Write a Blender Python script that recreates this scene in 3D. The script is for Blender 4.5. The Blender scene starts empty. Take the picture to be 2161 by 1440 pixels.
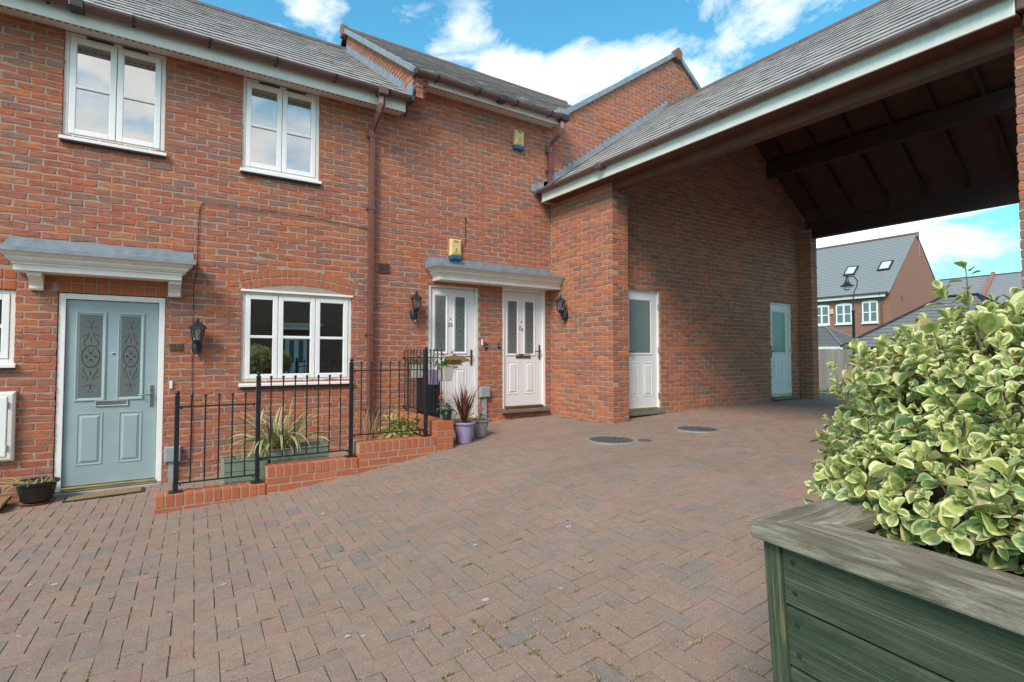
import bpy, math, random
import numpy as np
from mathutils import Vector, Matrix

random.seed(7)
rng = np.random.default_rng(11)
R = math.radians
SC = bpy.context.scene
COL = SC.collection

# ------------------------------------------------------------------ camera
# Z = 0 is the height of the camera; the forecourt lies about 1.4 m lower.
YAW, PITCH, CAM_Y, FPX = R(33.6), 0.035, -7.2, 1135.0
cam_d = bpy.data.cameras.new('camera')
cam = bpy.data.objects.new('camera', cam_d)
COL.objects.link(cam)
cam.location = (0, CAM_Y, 0)
cam.rotation_euler = (math.pi / 2 + PITCH, 0, -YAW)
cam_d.sensor_width = 36.0
cam_d.lens = FPX / 2161 * 36.0
cam_d.shift_y = -8 / 2161
cam_d.clip_start = 0.05
cam_d.clip_end = 1500
SC.camera = cam

# ------------------------------------------------------------------ sky and sun
SUN_EL, SUN_AZ = R(42), R(236)      # azimuth from +Y towards +X
W = bpy.data.worlds.new('World')
SC.world = W
W.use_nodes = True
wn, wl = W.node_tree.nodes, W.node_tree.links
wn.clear()
def wnode(t, **k):
    n = wn.new(t)
    for a, v in k.items():
        setattr(n, a, v)
    return n
w_out = wnode('ShaderNodeOutputWorld')
w_bg = wnode('ShaderNodeBackground')
w_bg.inputs['Strength'].default_value = 0.135
w_sky = wnode('ShaderNodeTexSky', sky_type='NISHITA')
w_sky.sun_disc = False
w_sky.sun_elevation = SUN_EL
w_sky.sun_rotation = SUN_AZ
w_sky.air_density = 1.0
w_sky.dust_density = 0.3
w_sky.ozone_density = 1.0
w_tint = wnode('ShaderNodeMix', data_type='RGBA', blend_type='MULTIPLY')
w_tint.inputs[0].default_value = 1.0
w_tint.inputs[7].default_value = (0.25, 0.78, 0.80, 1)
wl.new(w_sky.outputs[0], w_tint.inputs[6])
w_tc = wnode('ShaderNodeTexCoord')
w_sep = wnode('ShaderNodeSeparateXYZ')
wl.new(w_tc.outputs['Generated'], w_sep.inputs[0])
def wmath(op, a, b=None):
    n = wnode('ShaderNodeMath', operation=op)
    for i, v in enumerate((a, b)):
        if v is None:
            continue
        if isinstance(v, (int, float)):
            n.inputs[i].default_value = v
        else:
            wl.new(v, n.inputs[i])
    return n.outputs[0]
den = wmath('ADD', wmath('MAXIMUM', w_sep.outputs[2], 0.0), 0.22)
w_com = wnode('ShaderNodeCombineXYZ')
wl.new(wmath('DIVIDE', w_sep.outputs[0], den), w_com.inputs[0])
wl.new(wmath('DIVIDE', w_sep.outputs[1], den), w_com.inputs[1])
w_map = wnode('ShaderNodeMapping')
w_map.inputs['Location'].default_value = (3.1, 1.7, 0.0)
wl.new(w_com.outputs[0], w_map.inputs[0])
w_n1 = wnode('ShaderNodeTexNoise', noise_dimensions='3D')
w_n1.inputs['Scale'].default_value = 3.4
w_n1.inputs['Detail'].default_value = 9
w_n1.inputs['Roughness'].default_value = 0.64
w_n1.inputs['Distortion'].default_value = 0.35
wl.new(w_map.outputs[0], w_n1.inputs['Vector'])
# cloud banks: (direction, angular radius in degrees, weight) added to the scattered clouds of the noise
def sky_dir(az, el):
    az, el = R(az), R(el)
    return (math.sin(az) * math.cos(el), math.cos(az) * math.cos(el), math.sin(el))
BANKS = [(29, 28.5, 5, .11), (33.5, 27, 4.5, .14), (37.5, 26.5, 5, .15), (42, 28, 4.5, .13), (46.5, 26.5, 5, .15), (51, 27, 4.5, .13), (57, 30, 5, .12), (60, 33, 4, .08), (30, 33, 3.5, .10), (13, 33, 3.5, .12), (41, 33, 3, .06),
         (66, 10, 8, .22), (72, 12, 6, .18), (62, 8, 8, .18), (84, 9, 6, .12),
         (120, 30, 14, .12), (160, 40, 20, .2), (195, 32, 24, .2), (172, 22, 18, .17), (215, 30, 16, .2), (250, 35, 15, .12), (290, 25, 14, .13), (330, 30, 10, .08), (100, 60, 15, .12), (270, 65, 15, .12), (180, 12, 16, .12), (320, 8, 14, .12)]  # banks out of view; those behind the camera added to pale the window reflections
dens = w_n1.outputs[0]
for az, el, rad, wt in BANKS:
    dn = wnode('ShaderNodeVectorMath', operation='DOT_PRODUCT')
    wl.new(w_tc.outputs['Generated'], dn.inputs[0])
    dn.inputs[1].default_value = sky_dir(az, el)
    mr = wnode('ShaderNodeMapRange', interpolation_type='SMOOTHSTEP')
    mr.inputs['From Min'].default_value = math.cos(R(rad)); mr.inputs['From Max'].default_value = 1.0
    mr.inputs['To Min'].default_value = 0.0; mr.inputs['To Max'].default_value = wt
    wl.new(dn.outputs['Value'], mr.inputs['Value'])
    dens = wmath('ADD', dens, mr.outputs[0])
w_ramp = wnode('ShaderNodeValToRGB')
w_ramp.color_ramp.elements[0].position = 0.53
w_ramp.color_ramp.elements[0].color = (0, 0, 0, 1)
w_ramp.color_ramp.elements[1].position = 0.80
w_ramp.color_ramp.elements[1].color = (1, 1, 1, 1)
wl.new(dens, w_ramp.inputs[0])
w_mix = wnode('ShaderNodeMix', data_type='RGBA')
wl.new(w_ramp.outputs[0], w_mix.inputs[0])
wl.new(w_tint.outputs[2], w_mix.inputs[6])
w_cl = wnode('ShaderNodeMix', data_type='RGBA')
w_n2 = wnode('ShaderNodeTexNoise', noise_dimensions='3D')
w_n2.inputs['Scale'].default_value = 6.0
w_n2.inputs['Detail'].default_value = 6
wl.new(w_map.outputs[0], w_n2.inputs['Vector'])
wl.new(w_n2.outputs[0], w_cl.inputs[0])
w_cl.inputs[6].default_value = (3.3, 3.7, 3.9, 1)
w_cl.inputs[7].default_value = (6.2, 6.25, 6.2, 1)
wl.new(w_cl.outputs[2], w_mix.inputs[7])
wl.new(w_mix.outputs[2], w_bg.inputs['Color'])
wl.new(w_bg.outputs[0], w_out.inputs[0])

sun_d = bpy.data.lights.new('sun', 'SUN')
sun_d.energy = 1.45
sun_d.angle = R(22)
sun_d.color = (1.0, 0.955, 0.89)
sun = bpy.data.objects.new('sun', sun_d)
COL.objects.link(sun)
sdir = Vector((math.sin(SUN_AZ) * math.cos(SUN_EL), math.cos(SUN_AZ) * math.cos(SUN_EL), math.sin(SUN_EL)))
sun.rotation_euler = sdir.to_track_quat('Z', 'Y').to_euler()
sun.location = (0, -7, 12)

SC.view_settings.view_transform = 'Standard'
SC.view_settings.look = 'None'
SC.view_settings.exposure = 1.36
SC.view_settings.gamma = 1.0
SC.view_settings.use_white_balance = True
SC.view_settings.white_balance_temperature = 7000
SC.view_settings.white_balance_tint = 16
SC.view_settings.use_curve_mapping = False
SC.render.engine = 'CYCLES'
SC.cycles.max_bounces = 8
SC.cycles.transparent_max_bounces = 12
SC.cycles.use_denoising = True

# ------------------------------------------------------------------ materials
class NB:
    def __init__(s, name):
        s.m = bpy.data.materials.new(name)
        s.m.use_nodes = True
        s.t = s.m.node_tree
        s.n, s.l = s.t.nodes, s.t.links
        s.p = s.n['Principled BSDF']
    def new(s, t, **k):
        n = s.n.new(t)
        for a, v in k.items():
            setattr(n, a, v)
        return n
    def put(s, sock, v):
        if isinstance(v, bpy.types.NodeSocket):
            s.l.new(v, sock)
        elif isinstance(v, (tuple, list)) and len(v) == 3 and sock.type == 'RGBA':
            sock.default_value = (*v, 1)
        else:
            sock.default_value = v
    def math(s, op, a, b=None, c=None, clamp=False):
        n = s.new('ShaderNodeMath', operation=op, use_clamp=clamp)
        for i, v in enumerate((a, b, c)):
            if v is not None:
                s.put(n.inputs[i], v)
        return n.outputs[0]
    def mix(s, f, a, b, blend='MIX'):
        n = s.new('ShaderNodeMix', data_type='RGBA', blend_type=blend)
        s.put(n.inputs[0], f); s.put(n.inputs[6], a); s.put(n.inputs[7], b)
        return n.outputs[2]
    def pos(s, scale=(1, 1, 1), obj=False, uv=False, rot=None):
        if uv or obj:
            o = s.new('ShaderNodeTexCoord').outputs['UV' if uv else 'Object']
        else:
            o = s.new('ShaderNodeNewGeometry').outputs['Position']
        mp = s.new('ShaderNodeMapping')
        mp.inputs['Scale'].default_value = scale
        if rot:
            mp.inputs['Rotation'].default_value = rot
        s.l.new(o, mp.inputs[0])
        return mp.outputs[0]
    def noise(s, vec, scale=1.0, detail=3, rough=0.5, dist=0.0):
        n = s.new('ShaderNodeTexNoise')
        s.l.new(vec, n.inputs['Vector'])
        n.inputs['Scale'].default_value = scale
        n.inputs['Detail'].default_value = detail
        n.inputs['Roughness'].default_value = rough
        n.inputs['Distortion'].default_value = dist
        return n.outputs[0]
    def ramp(s, f, stops, interp='LINEAR'):
        n = s.new('ShaderNodeValToRGB')
        e = n.color_ramp.elements
        n.color_ramp.interpolation = interp
        while len(e) < len(stops):
            e.new(0.5)
        for q, (p, c) in zip(e, stops):
            q.position = p
            q.color = (*c, 1) if len(c) == 3 else c
        s.l.new(f, n.inputs[0])
        return n.outputs[0]
    def step(s, f, a, b):
        return s.ramp(f, [(a, (0, 0, 0)), (b, (1, 1, 1))])
    def rnd(s):
        a = s.new('ShaderNodeAttribute', attribute_name='rnd').outputs['Fac']
        o = s.new('ShaderNodeObjectInfo').outputs['Random']
        return s.math('FRACT', s.math('ADD', a, o))
    def bump(s, h, strength=0.3, dist=0.01):
        n = s.new('ShaderNodeBump')
        n.inputs['Strength'].default_value = strength
        n.inputs['Distance'].default_value = dist
        s.l.new(h, n.inputs['Height'])
        s.l.new(n.outputs[0], s.p.inputs['Normal'])
    def base(s, c):
        s.put(s.p.inputs['Base Color'], c)
    def rough(s, v):
        s.put(s.p.inputs['Roughness'], v)

def plain(name, col, rough=0.5, metal=0.0, var=0.12, vscale=6.0, spec=0.5, bump=0.0, dirt=0.0):
    b = NB(name)
    n = b.noise(b.pos(), vscale, 5, 0.6)
    c = b.mix(b.step(n, 0.3, 0.75), tuple(x * (1 - var) for x in col), tuple(min(1, x * (1 + var * .6)) for x in col))
    if dirt:
        d = b.noise(b.pos((1, 1, 0.35)), 14, 6, 0.7)
        c = b.mix(b.math('MULTIPLY', b.step(d, 0.52, 0.72), dirt), c, (0.16, 0.14, 0.11))
    b.base(c)
    b.rough(b.math('ADD', b.math('MULTIPLY', n, 0.16), rough - 0.08))
    b.p.inputs['Metallic'].default_value = metal
    b.p.inputs['Specular IOR Level'].default_value = spec
    if bump:
        b.bump(b.noise(b.pos(), 60, 4), bump, 0.004)
    return b.m

def brick_material(name, stops, dark=(0.13, 0.062, 0.052), crease=0.62, flash=0.6):
    b = NB(name)
    r = b.rnd()
    c = b.ramp(r, stops)
    pv = b.pos((1, 1, 2.6))
    n1 = b.noise(pv, 9, 3, 0.6, 0.4)
    f = b.math('MULTIPLY', b.step(n1, 0.5, 0.66), flash)
    c = b.mix(f, c, (0.30, 0.135, 0.11))
    n2 = b.noise(pv, 22, 4, 0.65)
    c = b.mix(b.math('MULTIPLY', b.step(n2, 0.45, 0.75), 0.35), c, (0.46, 0.19, 0.10))
    pc = b.pos((1, 1, 5.0), rot=(0, R(8), R(3)))
    cr = b.noise(pc, 17, 5, 0.62, 1.2)
    k = b.math('SUBTRACT', 1.0, b.math('MULTIPLY', b.math('ABSOLUTE', b.math('SUBTRACT', cr, 0.55)), 34), clamp=True)
    gate = b.step(b.noise(pv, 7, 2), 0.42, 0.56)
    k = b.math('MULTIPLY', b.math('MULTIPLY', k, gate), crease)
    c = b.mix(k, c, dark)
    big = b.noise(b.pos((0.6, 0.6, 0.9)), 1.1, 4, 0.6)
    c = b.mix(b.math('MULTIPLY', b.step(big, 0.4, 0.7), 0.22), c, (0.30, 0.125, 0.095))
    # weather: faint streaks and a band of splash-back grime of irregular height
    st = b.noise(b.pos((1.6, 1.6, 0.10)), 3.2, 5, 0.65)
    c = b.mix(b.math('MULTIPLY', b.step(st, 0.52, 0.74), 0.22), c, (0.24, 0.125, 0.10))
    pale = b.noise(b.pos((1.0, 1.0, 0.7)), 2.3, 5, 0.7)
    c = b.mix(b.math('MULTIPLY', b.step(pale, 0.60, 0.78), 0.22), c, (0.50, 0.32, 0.24))
    b.base(c)
    b.rough(0.86)
    b.p.inputs['Specular IOR Level'].default_value = 0.3
    h = b.math('SUBTRACT', b.math('MULTIPLY', b.noise(pv, 55, 4, 0.6), 0.6), b.math('MULTIPLY', k, 1.0))
    b.bump(h, 0.65, 0.006)
    return b.m

M = {}
M['brick'] = brick_material('rustic_brick', [(0.0, (0.535, 0.160, 0.058)), (0.22, (0.489, 0.127, 0.055)), (0.42, (0.410, 0.111, 0.063)),
                                            (0.62, (0.421, 0.138, 0.084)), (0.8, (0.341, 0.130, 0.093)), (0.93, (0.245, 0.138, 0.112)), (1.0, (0.569, 0.182, 0.069))])
M['arch_brick'] = brick_material('smooth_brick', [(0.0, (0.489, 0.127, 0.053)), (0.5, (0.438, 0.111, 0.047)), (1.0, (0.523, 0.149, 0.063))], crease=0.12, flash=0.12)
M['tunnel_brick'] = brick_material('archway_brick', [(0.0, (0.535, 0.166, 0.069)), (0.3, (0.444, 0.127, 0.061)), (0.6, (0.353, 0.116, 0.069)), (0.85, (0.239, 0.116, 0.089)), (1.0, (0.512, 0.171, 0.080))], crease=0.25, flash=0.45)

def mortar():
    b = NB('mortar')
    n = b.noise(b.pos(), 30, 5, 0.7)
    m = b.noise(b.pos(), 1.4, 4, 0.6)
    c = b.mix(b.step(n, 0.3, 0.7), (0.315, 0.245, 0.19), (0.41, 0.335, 0.27))
    c = b.mix(b.math('MULTIPLY', b.step(m, 0.45, 0.75), 0.3), c, (0.27, 0.205, 0.165))
    b.base(c); b.rough(0.95)
    b.p.inputs['Specular IOR Level'].default_value = 0.2
    b.bump(n, 0.5, 0.004)
    return b.m
M['mortar'] = mortar()

def far_brick():
    b = NB('distant_brickwork')
    t = b.new('ShaderNodeTexBrick')
    geo = b.new('ShaderNodeNewGeometry').outputs['Position']
    sp = b.new('ShaderNodeSeparateXYZ'); b.l.new(geo, sp.inputs[0])
    cb = b.new('ShaderNodeCombineXYZ')
    b.l.new(b.math('ADD', sp.outputs[0], sp.outputs[1]), cb.inputs[0]); b.l.new(sp.outputs[2], cb.inputs[1])
    b.l.new(cb.outputs[0], t.inputs['Vector'])
    t.inputs['Scale'].default_value = 1.0
    t.inputs['Brick Width'].default_value = 0.225
    t.inputs['Row Height'].default_value = 0.075
    t.inputs['Mortar Size'].default_value = 0.006
    t.inputs['Color1'].default_value = (0.37, 0.12, 0.06, 1)
    t.inputs['Color2'].default_value = (0.24, 0.085, 0.06, 1)
    t.inputs['Mortar'].default_value = (0.33, 0.28, 0.23, 1)
    n = b.noise(b.pos(), 3, 5, 0.7)
    b.base(b.mix(b.math('MULTIPLY', n, 0.4), t.outputs['Color'], (0.22, 0.10, 0.07)))
    b.rough(0.9)
    b.bump(t.outputs['Fac'], 0.3, -0.006)
    return b.m
M['far_brick'] = far_brick()

def slate(name, a, bcol, moss=0.25, rough=0.75):
    b = NB(name)
    r = b.rnd()
    c = b.mix(r, a, bcol)
    n = b.noise(b.pos(), 26, 5, 0.65)
    c = b.mix(b.math('MULTIPLY', b.step(n, 0.35, 0.75), 0.35), c, (0.22, 0.215, 0.20))
    m = b.noise(b.pos(), 5, 6, 0.75)
    c = b.mix(b.math('MULTIPLY', b.step(m, 0.56, 0.7), moss), c, (0.055, 0.058, 0.045))
    b.base(c); b.rough(rough)
    b.bump(n, 0.3, 0.004)
    return b.m
M['tile'] = slate('roof_tile', (0.34, 0.295, 0.275), (0.45, 0.395, 0.37), 0.25)
M['roof_felt'] = plain('roof_underlay', (0.05, 0.048, 0.046), 0.9)
M['tile_far'] = slate('distant_slate', (0.17, 0.175, 0.185), (0.24, 0.243, 0.25), 0.15)
M['tile_garage'] = slate('garage_tile', (0.12, 0.112, 0.105), (0.175, 0.163, 0.155), 0.3)

def paver_mat():
    b = NB('concrete_paver')
    r = b.rnd()
    c = b.mix(0.3, b.ramp(r, [(0.0, (0.319, 0.204, 0.152)), (0.3, (0.280, 0.186, 0.140)), (0.55, (0.336, 0.219, 0.162)), (0.72, (0.347, 0.178, 0.130)),
                   (0.82, (0.263, 0.196, 0.160)), (0.90, (0.218, 0.178, 0.158)), (0.96, (0.185, 0.163, 0.155)), (1.0, (0.392, 0.163, 0.115))]), (0.297, 0.199, 0.148))
    big = b.noise(b.pos(), 0.8, 6, 0.62)
    c = b.mix(b.math('MULTIPLY', b.step(big, 0.36, 0.68), 0.55), c, (0.218, 0.161, 0.122))
    b2 = b.noise(b.pos(), 0.5, 3, 0.5)
    c = b.mix(b.math('MULTIPLY', b.step(b2, 0.52, 0.72), 0.30), c, (0.403, 0.230, 0.165))
    # tyre-darkened lane running into the archway
    lane = b.noise(b.pos((0.22, 1.5, 1.0)), 1.3, 5, 0.65)
    c = b.mix(b.math('MULTIPLY', b.step(lane, 0.54, 0.70), 0.35), c, (0.168, 0.124, 0.100))
    blot = b.noise(b.pos(), 9, 6, 0.75)
    c = b.mix(b.math('MULTIPLY', b.step(blot, 0.50, 0.72), 0.42), c, (0.146, 0.110, 0.088))
    dust = b.noise(b.pos(), 23, 5, 0.75)
    c = b.mix(b.math('MULTIPLY', b.step(dust, 0.50, 0.75), 0.35), c, (0.403, 0.306, 0.235))
    sp = b.noise(b.pos(), 150, 3, 0.7)
    c = b.mix(b.math('MULTIPLY', b.step(sp, 0.56, 0.68), 0.6), c, (0.526, 0.418, 0.340))
    sd = b.noise(b.pos(), 110, 3, 0.7)
    c = b.mix(b.math('MULTIPLY', b.step(sd, 0.54, 0.68), 0.6), c, (0.084, 0.061, 0.048))
    b.base(c); b.rough(0.9)
    b.p.inputs['Specular IOR Level'].default_value = 0.25
    b.bump(b.math('ADD', b.noise(b.pos(), 120, 4, 0.7), b.noise(b.pos(), 14, 4, 0.6)), 0.6, 0.004)
    return b.m
M['paver'] = paver_mat()

def joint_sand():
    b = NB('joint_sand')
    n = b.noise(b.pos(), 60, 4, 0.7)
    g = b.noise(b.pos(), 1.7, 5, 0.65)
    c = b.mix(n, (0.115, 0.09, 0.07), (0.185, 0.145, 0.112))
    c = b.mix(b.math('MULTIPLY', b.step(g, 0.5, 0.66), 0.65), c, (0.19, 0.18, 0.06))
    b.base(c); b.rough(0.95)
    return b.m
M['sand'] = joint_sand()
M['asphalt'] = plain('asphalt', (0.21, 0.20, 0.195), 0.9, var=0.2, vscale=30, bump=0.3)
M['earth'] = plain('earth', (0.13, 0.115, 0.09), 0.95, var=0.3, vscale=3)
M['soil'] = plain('soil', (0.03, 0.024, 0.018), 0.95, var=0.5, vscale=40, bump=0.8)
M['upvc'] = plain('white_plastic', (0.85, 0.82, 0.80), 0.35, var=0.04, dirt=0.06)
M['cream'] = plain('cream_paint', (0.80, 0.735, 0.67), 0.5, var=0.08, dirt=0.1)
M['fascia'] = plain('white_fascia', (0.70, 0.655, 0.60), 0.4, var=0.08, dirt=0.12)
M['soffit'] = plain('soffit_board', (0.62, 0.55, 0.48), 0.5, var=0.06)
M['gutter'] = plain('brown_plastic', (0.135, 0.068, 0.06), 0.38, var=0.2)
M['gutter_faded'] = plain('faded_brown_plastic', (0.17, 0.095, 0.085), 0.45, var=0.2, dirt=0.25)
M['downpipe'] = plain('brown_downpipe', (0.175, 0.062, 0.045), 0.45, var=0.12)
M['dark_plastic'] = plain('dark_plastic', (0.03, 0.022, 0.022), 0.4)
M['lead'] = plain('lead_sheet', (0.27, 0.295, 0.325), 0.55, var=0.25, vscale=9, metal=0.2, dirt=0.15)
M['white_door'] = plain('white_door_paint', (0.74, 0.71, 0.715), 0.38, var=0.03)
M['blue_door'] = plain('duck_egg_blue_paint', (0.30, 0.385, 0.395), 0.45, var=0.05)
M['worn_white'] = plain('worn_white_paint', (0.74, 0.71, 0.67), 0.5, var=0.08, vscale=12, dirt=0.5)
M['brass'] = plain('brass', (0.62, 0.46, 0.22), 0.32, metal=1.0, var=0.2)
M['old_brass'] = plain('aged_brass', (0.21, 0.145, 0.055), 0.45, metal=0.8, var=0.3, vscale=20)
M['chrome'] = plain('brushed_chrome', (0.55, 0.55, 0.55), 0.3, metal=1.0)
M['iron'] = plain('black_iron_paint', (0.013, 0.015, 0.019), 0.42, var=0.4, vscale=40)
M['lamp_black'] = plain('black_lamp', (0.017, 0.021, 0.028), 0.4)
M['yellow'] = plain('yellow_plastic', (0.66, 0.47, 0.20), 0.45, var=0.08)
M['blue_plastic'] = plain('blue_plastic', (0.018, 0.085, 0.19), 0.3)
M['grey_plastic'] = plain('grey_plastic', (0.30, 0.32, 0.34), 0.5)
M['ink'] = plain('dark_print', (0.05, 0.045, 0.04), 0.6)
M['ink_soft'] = plain('faint_print', (0.36, 0.22, 0.07), 0.6)
M['interior'] = plain('room_wall', (0.12, 0.105, 0.095), 0.9)
M['blind'] = plain('window_blind', (0.52, 0.58, 0.60), 0.8, var=0.03)
M['stone_sill'] = plain('weathered_timber_sill', (0.17, 0.15, 0.13), 0.8, var=0.3, vscale=18)
M['iron_cover'] = plain('cast_iron_cover', (0.10, 0.10, 0.102), 0.6, var=0.3, vscale=60, bump=0.6)
M['coir'] = plain('coir_mat', (0.27, 0.175, 0.075), 0.95, var=0.35, vscale=90, bump=1.0)
M['rubber'] = plain('black_rubber', (0.022, 0.024, 0.026), 0.7)
M['terracotta'] = plain('red_plastic_saucer', (0.34, 0.12, 0.075), 0.5)
M['ridge_clay'] = plain('ridge_clay', (0.22, 0.105, 0.075), 0.8, var=0.2)
M['lilac'] = plain('lilac_pot', (0.30, 0.235, 0.38), 0.5, var=0.12)
M['grey_pot'] = plain('grey_pot', (0.30, 0.26, 0.245), 0.6)
M['white_pot'] = plain('white_pot', (0.55, 0.52, 0.47), 0.5)
M['green_pot'] = plain('dark_green_pot', (0.012, 0.045, 0.04), 0.4)
M['sage'] = plain('sage_green_timber', (0.235, 0.29, 0.215), 0.65, var=0.15, vscale=20)
M['bush_stem'] = plain('woody_stem', (0.17, 0.105, 0.07), 0.85)
M['dry'] = plain('dry_stem', (0.36, 0.28, 0.15), 0.9, var=0.3)
M['gum'] = plain('pale_spot', (0.46, 0.42, 0.38), 0.9, var=0.4, vscale=60)
M['moss'] = plain('moss', (0.25, 0.235, 0.07), 0.95, var=0.4, vscale=30)
M['grass'] = plain('grass', (0.10, 0.15, 0.04), 0.9, var=0.4, vscale=20)
M['hedge'] = plain('hedge_leaf', (0.05, 0.075, 0.025), 0.7, var=0.4, vscale=15)
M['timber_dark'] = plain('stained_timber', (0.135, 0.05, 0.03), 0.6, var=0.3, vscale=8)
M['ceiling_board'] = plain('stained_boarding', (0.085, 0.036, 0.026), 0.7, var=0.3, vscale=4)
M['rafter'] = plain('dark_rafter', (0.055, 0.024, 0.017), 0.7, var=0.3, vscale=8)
M['pink'] = plain('pink_petal', (0.60, 0.16, 0.22), 0.6)
M['red'] = plain('red_petal', (0.48, 0.045, 0.05), 0.6)
M['car_red'] = plain('crimson_paint', (0.20, 0.012, 0.03), 0.25)

def fence_wood():
    b = NB('weathered_fence_wood')
    n = b.noise(b.pos((1, 1, 0.06)), 40, 5, 0.7)
    c = b.mix(b.rnd(), (0.19, 0.165, 0.14), (0.27, 0.24, 0.205))
    b.base(b.mix(b.math('MULTIPLY', b.step(n, 0.4, 0.7), 0.5), c, (0.13, 0.115, 0.10)))
    b.rough(0.9)
    return b.m
M['fence'] = fence_wood()

def planter_wood(name, along, green, grain, wornc, worn):
    """painted timber: object space, grain running along local axis 0 or 2"""
    b = NB(name)
    sc = [16, 16, 16]; sc[along] = 0.7
    o = b.pos(tuple(sc), obj=True)
    g = b.noise(o, 3.2, 6, 0.7, 0.3)
    fine = [70, 70, 70]; fine[along] = 1.2
    fg = b.noise(b.pos(tuple(fine), obj=True), 1.6, 4, 0.7)
    c = b.mix(b.step(g, 0.3, 0.72), tuple(x * .62 for x in green), green)
    c = b.mix(b.math('MULTIPLY', b.step(fg, 0.56, 0.70), grain), c, (0.34, 0.31, 0.20))
    hair = [240, 240, 240]; hair[along] = 2.5
    hg = b.noise(b.pos(tuple(hair), obj=True), 1.3, 3, 0.7)
    c = b.mix(b.math('MULTIPLY', b.step(hg, 0.52, 0.66), 0.55), c, tuple(x * 0.35 for x in green))
    c = b.mix(b.math('MULTIPLY', b.step(b.math('SUBTRACT', 1.0, hg), 0.58, 0.68), 0.14), c, (0.40, 0.37, 0.27))
    big = [5, 5, 5]; big[along] = 0.9
    k = b.noise(b.pos(tuple(big), obj=True), 2.6, 7, 0.75, 0.8)
    c = b.mix(b.math('MULTIPLY', b.step(k, 0.44, 0.66), worn), c, wornc)
    vo = b.new('ShaderNodeTexVoronoi')
    ks = [7.0, 7.0, 7.0]; ks[along] = 2.2
    b.l.new(b.pos(tuple(ks), obj=True), vo.inputs['Vector'])
    vo.inputs['Scale'].default_value = 1.0
    dk = b.math('ADD', vo.outputs['Distance'], b.math('MULTIPLY', b.math('SUBTRACT', g, 0.5), 0.12))
    c = b.mix(b.math('MULTIPLY', b.math('SUBTRACT', 1.0, b.step(dk, 0.13, 0.18), clamp=True), 0.6), c, (0.20, 0.165, 0.085))
    c = b.mix(b.math('MULTIPLY', b.math('SUBTRACT', 1.0, b.step(dk, 0.03, 0.06), clamp=True), 0.7), c, (0.05, 0.04, 0.025))
    b.base(c); b.rough(0.68)
    b.bump(b.math('ADD', b.math('MULTIPLY', g, 0.5), b.math('ADD', fg, hg)), 0.55, 0.004)
    return b.m
M['plank'] = planter_wood('green_stained_plank', 0, (0.042, 0.066, 0.032), 0.24, (0.19, 0.17, 0.11), 0.35)
M['post'] = planter_wood('green_stained_post', 2, (0.054, 0.076, 0.036), 0.5, (0.21, 0.18, 0.11), 0.35)
M['cap'] = planter_wood('weathered_green_rail', 0, (0.185, 0.145, 0.09), 0.6, (0.50, 0.435, 0.345), 0.75)
M['cap_end'] = planter_wood('weathered_green_end_rail', 2, (0.185, 0.145, 0.09), 0.6, (0.49, 0.425, 0.335), 0.75)

def glass_mat(name, refl, tint=(1, 1, 1)):
    b = NB(name)
    b.n.remove(b.p)
    out = b.n['Material Output']
    tr = b.new('ShaderNodeBsdfTransparent'); tr.inputs[0].default_value = (*tint, 1)
    gl = b.new('ShaderNodeBsdfGlossy'); gl.inputs['Roughness'].default_value = 0.012
    fr = b.new('ShaderNodeFresnel'); fr.inputs[0].default_value = 1.55
    f = b.math('ADD', b.math('MULTIPLY', fr.outputs[0], 1.6), refl, clamp=True)
    mx = b.new('ShaderNodeMixShader')
    b.l.new(f, mx.inputs[0]); b.l.new(tr.outputs[0], mx.inputs[1]); b.l.new(gl.outputs[0], mx.inputs[2])
    b.l.new(mx.outputs[0], out.inputs[0])
    return b.m
M['glass'] = glass_mat('window_glass', 0.27, (0.9, 0.93, 0.92))
M['lamp_glass'] = glass_mat('lantern_glass', 0.05)

def obscure():
    b = NB('obscured_glass')
    n = b.noise(b.pos(), 55, 3, 0.5, 0.8)
    b.base(b.mix(n, (0.115, 0.135, 0.135), (0.155, 0.18, 0.178)))
    b.rough(0.22)
    b.bump(n, 0.25, 0.003)
    return b.m
M['obscure'] = obscure()

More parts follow.
